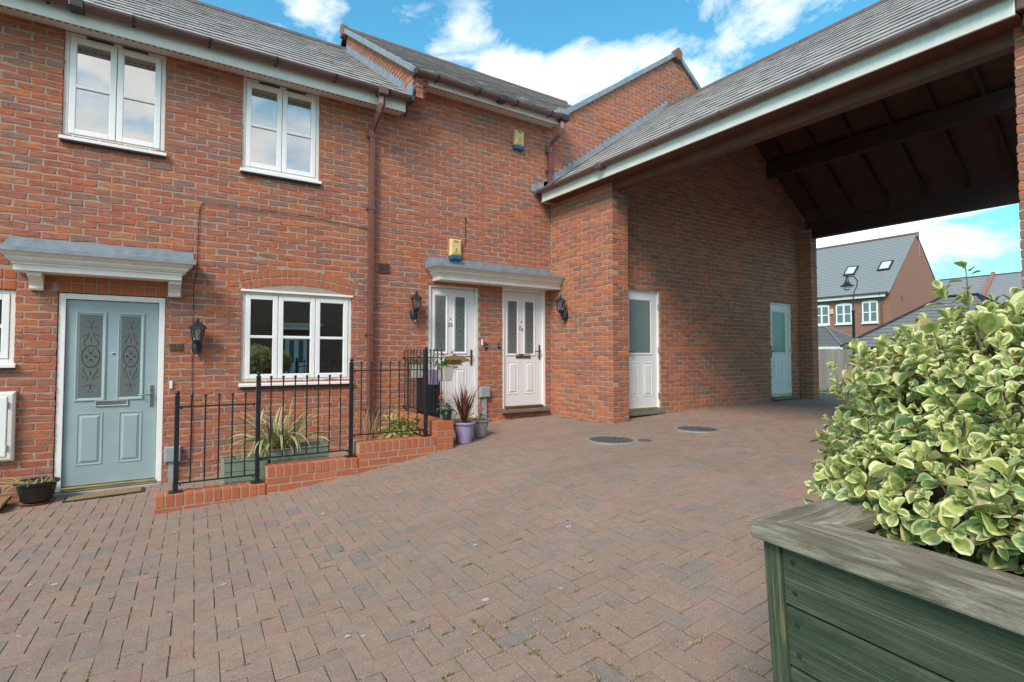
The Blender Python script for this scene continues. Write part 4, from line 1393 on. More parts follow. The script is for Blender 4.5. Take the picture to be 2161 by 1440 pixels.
# inner return of the pier (faces +X) is plain mortar-and-brick edge
items_w += lay_bricks((XA + .33, 0, 0), (0, 1, 0), (1, 0, 0), -1.05, 2.70, lambda z: [(YP + .105, YD)], phase=YD)
# door wall, facing -Y
ND = (6.045, 6.862, -.872, 1.072)
FD = (10.05, 10.80, -.80, 1.055)
holes_d = [ND, FD]
dw = core_wall('wall', XA + .3, X2 + .1, -1.6, 2.6, holes_d, y=YD, parent=arch)
gt = MB()
gt.prism([(XA + .3, 2.601), (X2 + .23, 2.601), (X2 + .23, rz(X2 + .23) - .1), (RX, RIDGE - .1), (XA + .3, rz(XA + .3) - .1)], 'y', YD + .007, YD + .2)
make('upper_wall', gt, M['mortar'], arch)
def door_span(z):
    segs = spans_rect(XA + .335, X2 + (.23 if z > 2.6 else .01), holes_d)(z)
    if z > 2.5:
        a = EX + (z + .10 - EZ) / ZSL
        segs = [(max(s, a), min(e, 2 * RX - a)) for s, e in segs]
    return [q for q in segs if q[1] - q[0] > .05]
items_d = lay_bricks((0, YD, 0), (1, 0, 0), (0, -1, 0), -1.0, 4.5, door_span, phase=.01)
# far pier: side facing -X and front facing -Y
fp = MB().box(X2 + .007, X2 + .235, YP + .007, .3, -1.4, 2.6)
make('pier', fp, M['mortar'], arch)
items_d += lay_bricks((X2, 0, 0), (0, -1, 0), (-1, 0, 0), -1.0, 2.55, lambda z: [(-YD, -YP - .002)], phase=-YP - .217)
items_d += lay_bricks((0, YP, 0), (1, 0, 0), (0, -1, 0), -1.0, 2.55, lambda z: [(X2 + .003, X2 + .238)] if int(round((z - .0375) / .075)) % 2 else [(X2 + .112, X2 + .238)], phase=X2 + .003 - .1125)
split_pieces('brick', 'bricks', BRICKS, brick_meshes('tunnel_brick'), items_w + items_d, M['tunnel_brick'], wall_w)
front_door(arch, *ND, 'white_door', 'upvc', y=YD + .035, handed=-1, lights='one', letterbox=False, lat=.03, threshold='brass')
front_door(arch, *FD, 'white_door', 'upvc', y=YD + .035, handed=-1, lights='one', letterbox=False, lat=.03, threshold='brass')
for (a, b, c, d) in (ND, FD):
    make('door_step', MB().box(a - .01, b + .05, YD - .055, YD + .1, c - .055, c - .002), M['stone_sill'], arch, bevel=.006)
    for q in (.12, .5, .86):
        zz = c + q * (d - c)
        make('hinge', MB().box(b - .034, b - .012, YD + .005, YD + .03, zz - .045, zz + .045), M['chrome'], arch, bevel=.003)
# opposite side of the drive
YS = -5.93
wB = MB()
wB.box(XA + .007, XA + .60, -9.4, YS - .007, -1.8, 2.72)
wB.box(XA + .60, X2 + .235, -6.3, YS - .007, -1.6, 2.6)
wall_s = make('opposite_wall', wB, M['mortar'], arch)
items = lay_bricks((XA, 0, 0), (0, -1, 0), (-1, 0, 0), -1.2, 2.65, lambda z: [(-YS, 9.4)], phase=-YS)
join_pieces('bricks', BRICKS, items, M['brick'], wall_s)
# roof
LEN0, LEN1 = -.01, YS - .10
rf = MB()
rf.quad((EX, LEN1, EZ), (EX, LEN0, EZ), (RX, LEN0, RIDGE), (RX, LEN1, RIDGE))
rf.quad((RX, LEN1, RIDGE), (RX, LEN0, RIDGE), (2 * RX - EX, LEN0, EZ), (2 * RX - EX, LEN1, EZ))
roof_d = make('roof', rf, M['roof_felt'], arch)
tile_slope(roof_d, (EX, LEN1, EZ), (0, 1, 0), (1, 0, ZSL), LEN0 - LEN1, 3.95, 'tile')
rg = MB()
for k in range(20):
    y = LEN0 - k * .305
    rg.tube([(RX, y, RIDGE - .02), (RX, y - .3, RIDGE - .02)], .085, 10)
tag(make('ridge_tiles', rg, M['gutter_faded'], roof_d), kind='stuff')
make('fascia', MB().box(5.315, 5.34, YS + .03 - .10, -.075, 2.555, 2.735), M['fascia'], arch, bevel=.004)
make('fascia_end', MB().box(5.315, XA - .002, -.10, -.076, 2.553, 2.72), M['soffit'], arch)
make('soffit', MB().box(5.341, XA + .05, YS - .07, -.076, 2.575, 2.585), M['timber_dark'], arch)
gutter_run(arch, (5.262, YS - .10, 2.745), (5.262, -.055, 2.745), (-1, 0, 0), mat='gutter_faded', brackets=6, bmat='gutter')
make('gutter_union', MB().box(5.195, 5.33, -1.62, -1.52, 2.672, 2.752), M['gutter'], arch, bevel=.01)
fl = MB()
stepped_flashing(fl, Vector((5.42, 0, rz(5.42) + .03)), Vector((1, 0, ZSL)).normalized(), 30, .128, 0, .10, .012, (0, -1, 0))
fl.quad((5.20, -.012, 2.70), (RX, -.012, RIDGE + .03), (RX, -.15, RIDGE + .032), (5.20, -.15, 2.703))
fl.add([(5.16, -.012, 2.74), (5.58, -.012, 2.74), (5.58, -.012, 3.0), (5.50, -.012, 3.0), (5.48, -.012, 2.95), (5.40, -.012, 2.95), (5.38, -.012, 2.9), (5.28, -.012, 2.9), (5.27, -.012, 2.86), (5.16, -.012, 2.86)], [tuple(range(10))])
make('lead_flashing', fl, M['lead'], arch)
# timbers under the roof
beam = MB().box(5.60, 5.74, YS - .02, YP + .1, 2.452, 2.80)
make('beam', beam, M['timber_dark'], arch, bevel=.008)
make('beam', MB().box(9.98, 10.13, YS - .02, YD + .02, 3.50, 3.80), M['rafter'], arch, bevel=.008)
make('beam', MB().box(6.9, 7.05, YS - .02, YD + .02, 3.50, 3.80), M['rafter'], arch, bevel=.008)
make('beam', MB().box(11.20, 11.36, YS - .02, YP + .1, 2.42, 2.76), M['rafter'], arch, bevel=.008)
cl = MB()
o = .055
cl.quad((EX + .05, YS - .05, EZ - o + .035), (EX + .05, -.02, EZ - o + .035), (RX, -.02, RIDGE - o), (RX, YS - .05, RIDGE - o))
cl.quad((RX, YS - .05, RIDGE - o), (RX, -.02, RIDGE - o), (2 * RX - EX - .05, -.02, EZ - o + .035), (2 * RX - EX - .05, YS - .05, EZ - o + .035))
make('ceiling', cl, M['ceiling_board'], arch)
for k in range(8):
    y = YD - .35 - k * .6
    for s in (0, 1):
        a, b = (5.65, RX) if not s else (11.39, RX)
        r = MB()
        za, zb = rz(a) - .075, rz(b) - .075
        r.prism([(a, za - .10), (b, zb - .10), (b, zb), (a, za)], 'y', y - .025, y + .025)
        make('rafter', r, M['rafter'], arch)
# rainwater pipe of the next house at the right edge
make('hopper', MB().box(5.40, 5.565, -6.12, -5.98, 2.62, 2.86), M['gutter_faded'], arch, bevel=.012)
make('hopper_bracket', MB().box(5.46, 5.57, -6.13, -6.0, 2.50, 2.62), M['dark_plastic'], arch, bevel=.015)

# ================================================================== THINGS ON THE WALLS
def lantern(loc, rz, label):
    """wall lantern; local -y points away from the wall, origin on the wall at the back plate"""
    global LOCAL
    t = thing('wall_lantern', label, 'lamp', loc, 'black wall lanterns')
    t.rotation_euler = (0, 0, rz)
    LOCAL = True
    make('back_plate', MB().box(-.035, .035, -.022, 0, -.065, .065).lathe([(.045, -.06), (.055, 0), (.045, .06)], (0, -.03, 0), 12, cap=True), M['lamp_black'], t, bevel=.006, smooth=True)
    make('arm', MB().tube([(0, -.02, .0), (0, -.06, -.02), (0, -.11, -.015), (0, -.125, .03), (0, -.125, .06)], .012, 8), M['lamp_black'], t, smooth=True)
    cy, z0, z1 = -.125, .055, .205
    make('cup', MB().lathe([(.012, z0 - .03), (.035, z0 - .02), (.05, z0), (.054, z0 + .02)], (0, cy, 0), 6, cap=True), M['lamp_black'], t)
    make('glass', MB().lathe([(.048, z0 + .02), (.068, z1)], (0, cy, 0), 6), M['lamp_glass'], t)
    for k in range(6):
        w = 2 * math.pi * k / 6
        make('cage_bar', MB().tube([(.051 * math.cos(w), cy + .051 * math.sin(w), z0 + .018), (.071 * math.cos(w), cy + .071 * math.sin(w), z1 + .004)], .0048, 5), M['lamp_black'], t)
    make('bulb', MB().tube([(0, cy, z0 + .02), (0, cy, z0 + .05), (0, cy, z0 + .12), (0, cy, z0 + .135)], [.012, .016, .018, .006], 8), M['white_pot'], t, smooth=True)
    make('lamp_roof', MB().lathe([(.07, z1), (.094, z1 + .002), (.09, z1 + .016), (.06, z1 + .045), (.03, z1 + .07), (.015, z1 + .08)], (0, cy, 0), 6, cap=True), M['lamp_black'], t)
    make('finial', MB().lathe([(.012, z1 + .078), (.017, z1 + .09), (.008, z1 + .102), (.012, z1 + .11), (.002, z1 + .125)], (0, cy, 0), 8), M['lamp_black'], t, smooth=True)
    make('sensor', MB().box(-.02, .02, -.085, -.035, -.085, -.035).sphere((0, -.075, -.092), .019), M['lamp_black'], t, bevel=.004)
    make('sensor_lens', MB().sphere((0, -.08, -.10), .014), M['white_pot'], t, smooth=True)
    LOCAL = False
    return t
lantern((.405, -.002, .105), 0, 'black lantern beside the blue door, above the number plate')
lantern((3.075, -.002, .60), 0, 'black lantern left of door 22')
lantern((5.571, -.42, .665), R(-90), 'black lantern on the side wall right of door 20')

def alarm_box(x, z, label):
    t = thing('alarm_box', label, 'alarm box', (x, 0, z), 'yellow alarm boxes')
    a = MB().loft(x - .095, x + .095, z - .10, z + .155, [(0, 0), (0, -.045), (.012, -.06), (.03, -.066)])
    make('cover', a, M['yellow'], t, bevel=.006)
    b = MB().loft(x - .097, x + .097, z - .165, z - .098, [(0, 0), (0, -.05), (.01, -.068), (.025, -.07)])
    make('strobe', b, M['blue_plastic'], t, bevel=.006)
    k = MB()
    k.box(x - .035, x + .035, -.0675, -.066, z + .10, z + .135)
    for q in range(3): k.box(x - .03 - .012 * q, x + .03 + .012 * q, -.0675, -.066, z - .035 - q * .02, z - .028 - q * .02)
    make('print', k, M['ink_soft'], t)
    make('led', MB().lathe([(.012, 0), (.012, .003)], (x, 0, z), 12, cap=True), M['ink'], t).matrix_basis = Matrix.Translation((0, -.067, z)) @ Matrix.Rotation(R(90), 4, 'X') @ Matrix.Translation((0, 0, -z))
    return t
alarm_box(3.74, 1.60, 'yellow alarm box with blue base just above the long canopy')
alarm_box(4.895, 3.53, 'yellow alarm box with blue base high under the eaves')

pl = thing('number_plate', 'small brass plate reading 24 beside the blue door', 'house number', (.205, 0, .10))
make('plate', MB().loft(.14, .272, .062, .142, [(0, 0), (0, -.006), (.003, -.009)]), M['old_brass'], pl)
lettering('numerals', '24', .075, (.206, -.010, .102), M['ink'], pl, sx=1.25)
tag(make('door_bell', MB().loft(.147, .18, -.37, -.28, [(0, 0), (.002, -.014), (.006, -.018)]), M['worn_white'], bevel=.002), 'cream bell push right of the blue door', 'doorbell')
tag(make('door_bell', MB().loft(4.212, 4.242, .165, .262, [(0, 0), (.002, -.014), (.006, -.018)]), M['worn_white'], bevel=.002), 'cream bell push on the brick between the two white doors', 'doorbell')
b1 = thing('door_bell', 'black bell push right of door 22, below the cream one', 'doorbell', (4.29, 0, .16))
make('case', MB().loft(4.272, 4.312, .105, .20, [(0, 0), (.002, -.018), (.008, -.022)]), M['lamp_black'], b1)
make('button', MB().sphere((4.292, -.022, .15), .009), M['white_pot'], b1)
b2 = thing('door_bell', 'black bell push left of door 20', 'doorbell', (4.53, 0, .16))
make('case', MB().loft(4.512, 4.548, .12, .20, [(0, 0), (.002, -.018), (.008, -.022)]), M['lamp_black'], b2)
make('button', MB().sphere((4.53, -.022, .165), .009), M['white_pot'], b2)
vt = thing('air_vent', 'brown louvred air vent in the brick right of the downpipe', 'vent', (2.64, 0, 1.22))
make('vent_frame', MB().loft(2.56, 2.72, 1.155, 1.295, [(0, .01), (0, -.012), (.012, -.014), (.014, -.004)]), M['gutter'], vt)
for k in range(7):
    z = 1.175 + k * .0165
    make('louvre', MB().prism([(-.004, z), (-.014, z - .004), (-.014, z + .002), (-.004, z + .009)], 'x', 2.575, 2.705), M['gutter'], vt)
def conduit(x0, x1, z0, z1, px0, px1, zb, label):
    t = thing('junction_box', label, 'junction box', ((x0 + x1) / 2, 0, zb))
    make('lid', MB().loft(x0, x1, z0, z1, [(0, 0), (0, -.05), (.006, -.062), (.012, -.064)]), M['grey_plastic'], t, bevel=.004)
    make('conduit', MB().box(px0, px1, -.035, .0, zb, z0 + .01), M['grey_plastic'], t, bevel=.004)
    return t
conduit(.112, .268, -1.185, -1.015, .155, .222, ground(.2) - .02, 'grey junction box low on the wall by the blue door')
conduit(4.172, 4.345, -.635, -.475, 4.225, 4.295, ground(4.25) - .02, 'grey junction box low between the two white doors')
mt = thing('meter_cupboard', 'white meter cupboard at the left edge of the wall', 'meter box', (-1.4, 0, -1.02))
make('cupboard_frame', MB().loft(-1.62, -1.135, -1.03, -.35, [(0, .0), (0, -.045), (.02, -.062), (.05, -.064), (.052, -.05)], cap=True), M['cream'], mt, bevel=.004)
make('cupboard_door', MB().loft(-1.565, -1.19, -.985, -.395, [(0, -.045), (0, -.066), (.006, -.072)]), M['upvc'], mt, bevel=.003)
for z in (-.48, -.90):
    make('hinge', MB().box(-1.192, -1.178, -.078, -.06, z - .03, z + .03), M['chrome'], mt, bevel=.002)
cab = [(.372, -.008, -1.05), (.372, -.008, -.6), (.36, -.008, .0), (.362, -.01, .5), (.362, -.01, .80), (.385, -.012, .92), (.392, -.012, 1.05), (.395, -.008, 1.4), (.403, -.008, 1.68), (.42, -.008, 1.77), (.45, -.008, 1.80), (.52, -.008, 1.80), (1.0, -.008, 1.80), (1.7, -.008, 1.80), (2.1, -.008, 1.765), (2.40, -.008, 1.74)]
cb = MB().tube(cab, .0036, 6)
cb.tube([(.372, -.008, -1.05), (.368, -.012, -1.16), (.33, -.015, -1.22), (.29, -.015, -1.225), (.235, -.015, -1.21)], .0036, 6)
tag(make('wall_cable', cb, M['rubber'], smooth=True), 'thin black cable clipped up the wall past the blue door', 'cable')
tag(make('wall_cable', MB().tube([(3.925, -.008, 2.10), (3.925, -.008, 1.9), (3.92, -.008, 1.70)], .005, 6).sphere((3.925, -.01, 2.105), .016), M['rubber']), 'short thin wire above the lower alarm box', 'cable')

# things on the inner sill of the ground-floor window
tag(make('sill_box', MB().box(1.83, 1.97, .16, .28, -.318, -.12).prism([(1.83, -.12), (1.97, -.12), (1.90, -.07)], 'y', .16, .28), M['terracotta'], bevel=.004), 'red little box with a pitched top behind the right window pane', 'box')
tag(make('sill_tin', MB().box(2.0, 2.13, .18, .30, -.318, -.15).box(1.99, 2.14, .17, .31, -.15, -.125), M['sage'], bevel=.006), 'pale green tin behind the right window pane', 'tin')
cs = thing('chalk_board', 'small black board with white lettering behind the middle pane', 'sign', (1.62, .2, -.318))
make('board', MB().box(1.53, 1.71, .20, .215, -.318, -.03), M['lamp_black'], cs, bevel=.003)
for i, (tx, zz) in enumerate((('you', -.09), ('are', -.155), ('best', -.22))):
    lettering('chalk_text', tx, .07, (1.62, .197, zz), M['white_pot'], cs)
sp1 = thing('sill_plant', 'bright green leafy pot plant behind the left window pane', 'plant', (1.08, .2, -.318))
make('plant_pot', MB().lathe([(.035, 0), (.05, .08), (.045, .08)], (1.08, .2, -.318), 16), M['white_pot'], sp1)
SILL_PLANT = sp1
up = thing('perfume_bottle', 'pale green bottle standing inside the upper left window', 'bottle', (-.06, .10, 2.35))
make('bottle', MB().box(-.14, .02, .085, .115, 2.345, 2.50), M['sage'], up, bevel=.012)
make('stopper', MB().box(-.085, -.045, .09, .11, 2.50, 2.53), M['white_pot'], up, bevel=.004)

# ================================================================== GARDEN WALL AND RAILINGS
gw = thing('garden_wall', 'low stepped wall of smooth orange bricks under the railings', 'wall', (1.5, -1.3, ground(1.5)))
FY, BY = -1.42, -1.205
def edge_bricks(x0, x1, top, parent):
    """a course of bricks on edge (205 x 65 x 102), then stretchers down to the ground"""
    n = max(1, round((x1 - x0) / .0765)); w = (x1 - x0) / n
    for k in range(n):
        xm = x0 + (k + .5) * w
        j = rng.normal(0, .0015)
        make('brick', MB().box(xm - w / 2 + .006, xm + w / 2 - .006, FY + j, BY + j, top - .102, top + rng.normal(0, .001)), M['arch_brick'], parent, bevel=.004)
    z = top - .102 - .010
    r = 0
    while z > ground(x0) - .05:
        x = x0 - (.1125 if r % 2 else 0)
        while x < x1:
            a, b = max(x, x0), min(x + .215, x1)
            if b - a > .04:
                make('brick', MB().box(a, b - .0, FY + .003, BY - .003, z - .065, z), M['arch_brick'], parent, bevel=.004)
            x += .225
        z -= .075; r += 1
    make('mortar_bed', MB().box(x0 + .004, x1 - .004, FY + .004, BY - .004, ground(x0) - .25, top - .004), M['mortar'], parent)
edge_bricks(.025, .94, -1.255, gw)
edge_bricks(.945, 1.852, -1.095, gw)
edge_bricks(1.857, 2.775, -.945, gw)
# higher end and return towards the house
TOPR = -.775
z = TOPR; r = 0
while z > ground(3) - .08:
    for (a, b) in (((2.78, 3.0),) if r % 2 == 0 else ((2.78, 2.885), (2.895, 3.0))):
        make('brick', MB().box(a, b, FY, FY + .102, z - (.102 if r == 0 else .065), z), M['arch_brick'], gw, bevel=.004)
    y = FY + .112 + (0 if r % 2 else -.06)
    while y < -.02:
        a, b = max(y, FY + .112), min(y + .215, -.01)
        if b - a > .03:
            make('brick', MB().box(2.78, 3.0, a, b, z - (.102 if r == 0 else .065), z), M['arch_brick'], gw, bevel=.004)
        y += .225 if r else .0765 * 3
    z -= .112 if r == 0 else .075
    r += 1
make('mortar_bed', MB().box(2.784, 2.996, FY + .004, -.01, ground(3) - .3, TOPR - .006), M['mortar'], gw)

def railing_panel(label, posts, rails, bars, group='black iron railings'):
    """posts: (x, y, z0, z1); rails: (p0, p1); bars: (x, y, z0, z1)"""
    t = thing('railing', label, 'railing', posts[0][:3] if posts else bars[0][:3], group)
    for (x, y, z0, z1) in posts:
        p = make('post', MB().box(x - .02, x + .02, y - .02, y + .02, z0, z1 - .045), M['iron'], t, bevel=.004)
        make('post_cap', MB().lathe([(.022, z1 - .05), (.026, z1 - .04), (.012, z1 - .03), (.012, z1 - .022)], (x, y, 0), 12, cap=True).sphere((x, y, z1 - .008), .021), M['iron'], p, smooth=True)
        make('base_plate', MB().box(x - .055, x + .055, y - .05, y + .05, z0 - .001, z0 + .012), M['iron'], p, bevel=.003)
    for a, b in rails:
        a, b = Vector(a), Vector(b)
        d = (b - a).normalized()
        s = Vector((0, 0, 1)).cross(d) * .0125
        h = Vector((0, 0, .0055))
        mb = MB().add([a - s - h, a + s - h, a + s + h, a - s + h, b - s - h, b + s - h, b + s + h, b - s + h],
                      [(0, 1, 2, 3), (7, 6, 5, 4), (0, 4, 5, 1), (1, 5, 6, 2), (2, 6, 7, 3), (3, 7, 4, 0)])
        mb.tube([a + d * .02 + Vector((0, 0, -.004)), a + d * .02 + Vector((0, 0, -.026))], .007, 6)
        mb.tube([b - d * .02 + Vector((0, 0, -.004)), b - d * .02 + Vector((0, 0, -.026))], .007, 6)
        make('rail', mb, M['iron'], t)
    for (x, y, z0, z1) in bars:
        make('bar', MB().tube([(x, y, z0), (x, y, z1 - .018)], .0068, 6).lathe([(.009, z1 - .045), (.0125, z1 - .04), (.009, z1 - .034)], (x, y, 0), 8).sphere((x, y, z1 - .012), .0145, 8, 6), M['iron'], t, smooth=True)
    return t
PY = -1.315
def bars_between(x0, x1, n, zb, zt):
    return [(x0 + (x1 - x0) * (k + 1) / (n + 1), PY, zb, zt) for k in range(n)]
railing_panel('lowest railing panel, nearest the blue door, with two posts', [(.185, PY, -1.255, -.335), (.872, PY, -1.255, -.165)], [((.20, PY, -.472), (.855, PY, -.472)), ((.20, PY, -1.175), (.855, PY, -1.175))], bars_between(.185, .872, 5, -1.175, -.36))
railing_panel('longest railing panel, in front of the ground-floor window', [(1.80, PY, -1.095, -.035)], [((.89, PY, -.305), (1.785, PY, -.305)), ((.89, PY, -1.02), (1.785, PY, -1.02))], bars_between(.872, 1.80, 7, -1.02, -.20))
railing_panel('railing panel in front of the downpipe with the tallest end post', [(2.685, PY, -.945, .095)], [((1.82, PY, -.16), (2.67, PY, -.16)), ((1.82, PY, -.865), (2.67, PY, -.865))], bars_between(1.80, 2.685, 7, -.865, -.06))
RXX = 2.935
railing_panel('railing panel running back to the house beside door 22', [], [((RXX, -1.25, -.02), (RXX, -.0, -.02)), ((RXX, -1.25, -.70), (RXX, -.0, -.70))], [(RXX, -.06 - k * .105, -.70, .085) for k in range(12)])

# ================================================================== LEAVES AND PLANTS
def leaf_variant(width=.42, obov=.62, fold=.18, curl=.25, nx=4, ny=6, wave=.02, petiole=.08, tip=1.6):
    """unit-length leaf along +Y, face up +Z; returns verts, faces, per-loop UV"""
    vs, uv = [], []
    for j in range(ny + 1):
        t = j / ny
        # outline: widest at obov, rounded tip
        if t < obov: w = math.sin(math.pi / 2 * (t / obov)) ** 1.25
        else: w = max(0.0, 1 - ((t - obov) / (1 - obov)) ** tip) ** .5
        w = max(w, .08 if t < .3 else .20 if tip > 2 else .03) * width / 2
        zc = -curl * t * t + .10 * t
        for i in range(nx + 1):
            s = i / nx * 2 - 1
            vs.append((s * w, petiole + t * (1 - petiole), zc + fold * abs(s) * w * 2 + wave * math.sin(9 * t + s * 2) * abs(s)))
            uv.append((i / nx, t))
    fs, lu = [], []
    for j in range(ny):
        for i in range(nx):
            q = (j * (nx + 1) + i, j * (nx + 1) + i + 1, (j + 1) * (nx + 1) + i + 1, (j + 1) * (nx + 1) + i)
            fs.append(q)
            lu += [uv[k] for k in q]
    return np.array(vs), fs, np.array(lu, dtype=np.float32)

def basis(pos, fwd, up, size, sw=1.0):
    f = np.array(fwd, float); f /= np.linalg.norm(f)
    u = np.array(up, float); u = u - f * (u @ f)
    if np.linalg.norm(u) < 1e-4:
        u = np.array([.3, .2, 1.0]); u = u - f * (u @ f)
    u /= np.linalg.norm(u)
    x = np.cross(f, u)
    m = np.eye(4); m[:3, 0] = x * size * sw; m[:3, 1] = f * size; m[:3, 2] = u * size; m[:3, 3] = pos
    return m

EUO = [leaf_variant(rng.uniform(.50, .64), rng.uniform(.58, .70), rng.uniform(.10, .42), rng.uniform(.05, .5), wave=rng.uniform(.01, .04), ny=7, tip=2.6) for _ in range(8)]

def rosette(items, c, axis, size, pairs, nv, spread=1.0):
    axis = np.array(axis, float); axis /= np.linalg.norm(axis)
    ref = np.cross(axis, [0.3, 0.5, .8]); ref /= np.linalg.norm(ref)
    ref2 = np.cross(axis, ref)
    a0 = rng.uniform(0, 6.28)
    for k in range(pairs):
        open_ = (0.35 + 1.0 * (pairs - 1 - k) / max(1, pairs - 1)) * spread     # outer pairs open wide
        sz = size * (1.0 - .13 * k) * rng.uniform(.8, 1.15)
        base = np.array(c) + axis * size * .28 * k
        for s in (0, 1):
            a = a0 + k * math.pi / 2 + s * math.pi + rng.normal(0, .22)
            out = ref * math.cos(a) + ref2 * math.sin(a)
            f = axis * math.cos(open_) + out * math.sin(open_) + rng.normal(0, .12, 3)
            up = axis * math.sin(open_) - out * math.cos(open_) + rng.normal(0, .15, 3)
            items.append((int(rng.integers(0, nv)), basis(base, f, up, sz), float(rng.random())))

# ------------------------------------------------ green timber planter, nearest the camera
PL = thing('timber_planter', 'large dark green timber planter with a weathered top rail, nearest the camera', 'planter', (1.25, -6.39, -.41))
LOCAL = True
e1 = Vector((-math.sin(R(8.2)), -math.cos(R(8.2)), 0.0))
e2 = Vector((math.cos(R(8.2)), -math.sin(R(8.2)), .075)).normalized()
e3 = e1.cross(e2)
if e3.z < 0: e3 = -e3
# local x along the near side, y across, z up
mtx = Matrix.Identity(4)
for i in range(3):
    mtx[i][0] = e1[i]; mtx[i][1] = e2[i]; mtx[i][2] = e3[i]
mtx.translation = (1.25, -6.39, -.41)
PL.matrix_basis = mtx
PLL, PLW = 1.9, 1.05
CT, CW = .044, .145
def rail(name, poly, mat):
    return make(name, MB().prism(poly, 'z', -CT, 0), M[mat], PL, bevel=.007)
rail('top_rail', [(0, 0), (PLL, 0), (PLL - CW, CW - .001), (CW, CW - .001)], 'cap')
rail('top_rail', [(0, PLW), (PLL, PLW), (PLL - CW, PLW - CW), (CW, PLW - CW)], 'cap')
def end_rail(x0, sgn):
    # rail with its grain across: built along local z and turned
    o = make('top_rail', MB().prism([(0, .001), (CW, CW + .001), (CW, PLW - CW - .001), (0, PLW - .001)] if sgn > 0 else [(PLL, .001), (PLL - CW, CW + .001), (PLL - CW, PLW - CW - .001), (PLL, PLW - .001)], 'z', -CT + .001, -.001), M['cap_end2'], PL, bevel=.007)
    return o
M['cap_end2'] = planter_wood('weathered_cross_rail', 1, (0.185, 0.145, 0.09), 0.6, (0.49, 0.425, 0.335), 0.75)
end_rail(0, 1); end_rail(PLL, -1)
IN = .022
def local_ground(x, y):
    P = mtx @ Vector((x, y, 0))
    return ground(P.x) - P.z
for (x, y) in ((IN, IN), (PLL - IN - .045, IN), (IN, PLW - IN - .045), (PLL - IN - .045, PLW - IN - .045)):
    make('corner_post', MB().box(x, x + .045, y, y + .045, -.93, -CT - .001), M['post'], PL, bevel=.003)
nb = 6
for k in range(nb):
    z1 = -CT - .004 - k * .148
    z0 = z1 - .142
    for yy in (IN + .008, PLW - IN - .03):
        b = make('plank', MB().prism([(yy, z0), (yy, z1 - .006), (yy + .006, z1), (yy + .022, z1), (yy + .022, z0)], 'x', IN + .046, PLL - IN - .046), M['plank'], PL, bevel=.002)
        if yy < .5:
            for zz in (z0 + .035, z1 - .035):
                make('screw_hole', MB().lathe([(.0075, 0), (.006, .001), (.004, .002)], (0, 0, 0), 10, cap=True), M['soil'], b).matrix_basis = Matrix.Translation((IN + .075, yy - .0005, zz)) @ Matrix.Rotation(R(90), 4, 'X')
    for xx in (IN + .008, PLL - IN - .03):
        make('plank', MB().box(xx, xx + .022, IN + .046, PLW - IN - .046, z0, z1), M['cap_end2'] if False else M['plank'], PL, bevel=.002)
make('soil', MB().box(IN + .05, PLL - IN - .05, IN + .05, PLW - IN - .05, -.3, -.15), M['soil'], PL)
LOCAL = False

# ------------------------------------------------ variegated bush in it
bush = thing('variegated_bush', 'dense bush of green leaves with cream margins filling the large planter', 'bush', (1.9, -6.9, -.56))
BLOBS = [((2.06, -6.86, -.22), (.47, .58, .36)), ((2.04, -7.38, -.18), (.52, .60, .40)), ((1.76, -6.70, -.36), (.26, .34, .19)), ((2.34, -6.80, -.18), (.45, .48, .33)), ((1.60, -7.2, -.36), (.22, .45, .16))]
def inside(P, skip=None, k=.86):
    for i, (c, r) in enumerate(BLOBS):
        if i == skip: continue
        if sum(((P[a] - c[a]) / (r[a] * k)) ** 2 for a in range(3)) < 1: return True
    return False
leaf_items = []
stems = MB()
for bi, (c, r) in enumerate(BLOBS):
    n = int(1750 * (r[0] * r[1] + r[1] * r[2] + r[0] * r[2]) / .65)
    for _ in range(n):
        v = rng.normal(0, 1, 3); v /= np.linalg.norm(v)
        if v[2] < -.55: continue
        lump = 1 + .13 * math.sin(v[0] * 7 + bi) * math.cos(v[1] * 6 + v[2] * 5) + rng.normal(0, .055)
        P = np.array(c) + v * np.array(r) * lump * rng.uniform(.80, 1.03)
        if inside(P, bi, .80): continue
        if P[2] < -.60: continue
        nrm = v / np.array(r); nrm /= np.linalg.norm(nrm)
        ax = nrm * .8 + np.array([0, 0, .55]) + rng.normal(0, .28, 3)
        rosette(leaf_items, P, ax, float(np.exp(rng.uniform(math.log(.022), math.log(.064)))), int(rng.integers(2, 5)), 8)
        if rng.random() < .25:
            rosette(leaf_items, P - nrm * .03, ax + rng.normal(0, .6, 3), rng.uniform(.06, .095), 1, 8, 1.1)
        if rng.random() < .35:
            stems.tube([P - ax / np.linalg.norm(ax) * .16 + rng.normal(0, .02, 3), P - ax / np.linalg.norm(ax) * .07 + rng.normal(0, .008, 3), P + ax / np.linalg.norm(ax) * .02], [.004, .003, .002], 5)
# one shoot standing clear above the crown
TIP = np.array([2.02, -6.62, .12])
stems.tube([TIP, TIP + [.0, 0, .07], TIP + [.005, .005, .145]], [.003, .0025, .0018], 5)
for dz_, a, s in ((.06, .3, .035), (.075, 3.4, .045), (.10, 1.6, .045), (.12, 4.9, .035), (.135, .2, .055), (.14, 2.9, .06)):
    o = np.array([math.cos(a), math.sin(a), .25])
    leaf_items.append((int(rng.integers(0, 8)), basis(TIP + [0, 0, dz_], o, [0, 0, 1], s), float(rng.random())))
for k in range(7):
    a = rng.uniform(0, 6.28)
    b0 = np.array([2.02 + rng.uniform(-.1, .1), -7.05 + rng.uniform(-.2, .12), -.55])
    stems.tube([b0, b0 + [.05 * math.cos(a), .05 * math.sin(a), .16], b0 + [.16 * math.cos(a), .16 * math.sin(a), .32]], [.012, .008, .004], 7)
make('stems', stems, M['bush_stem'], bush, smooth=True)
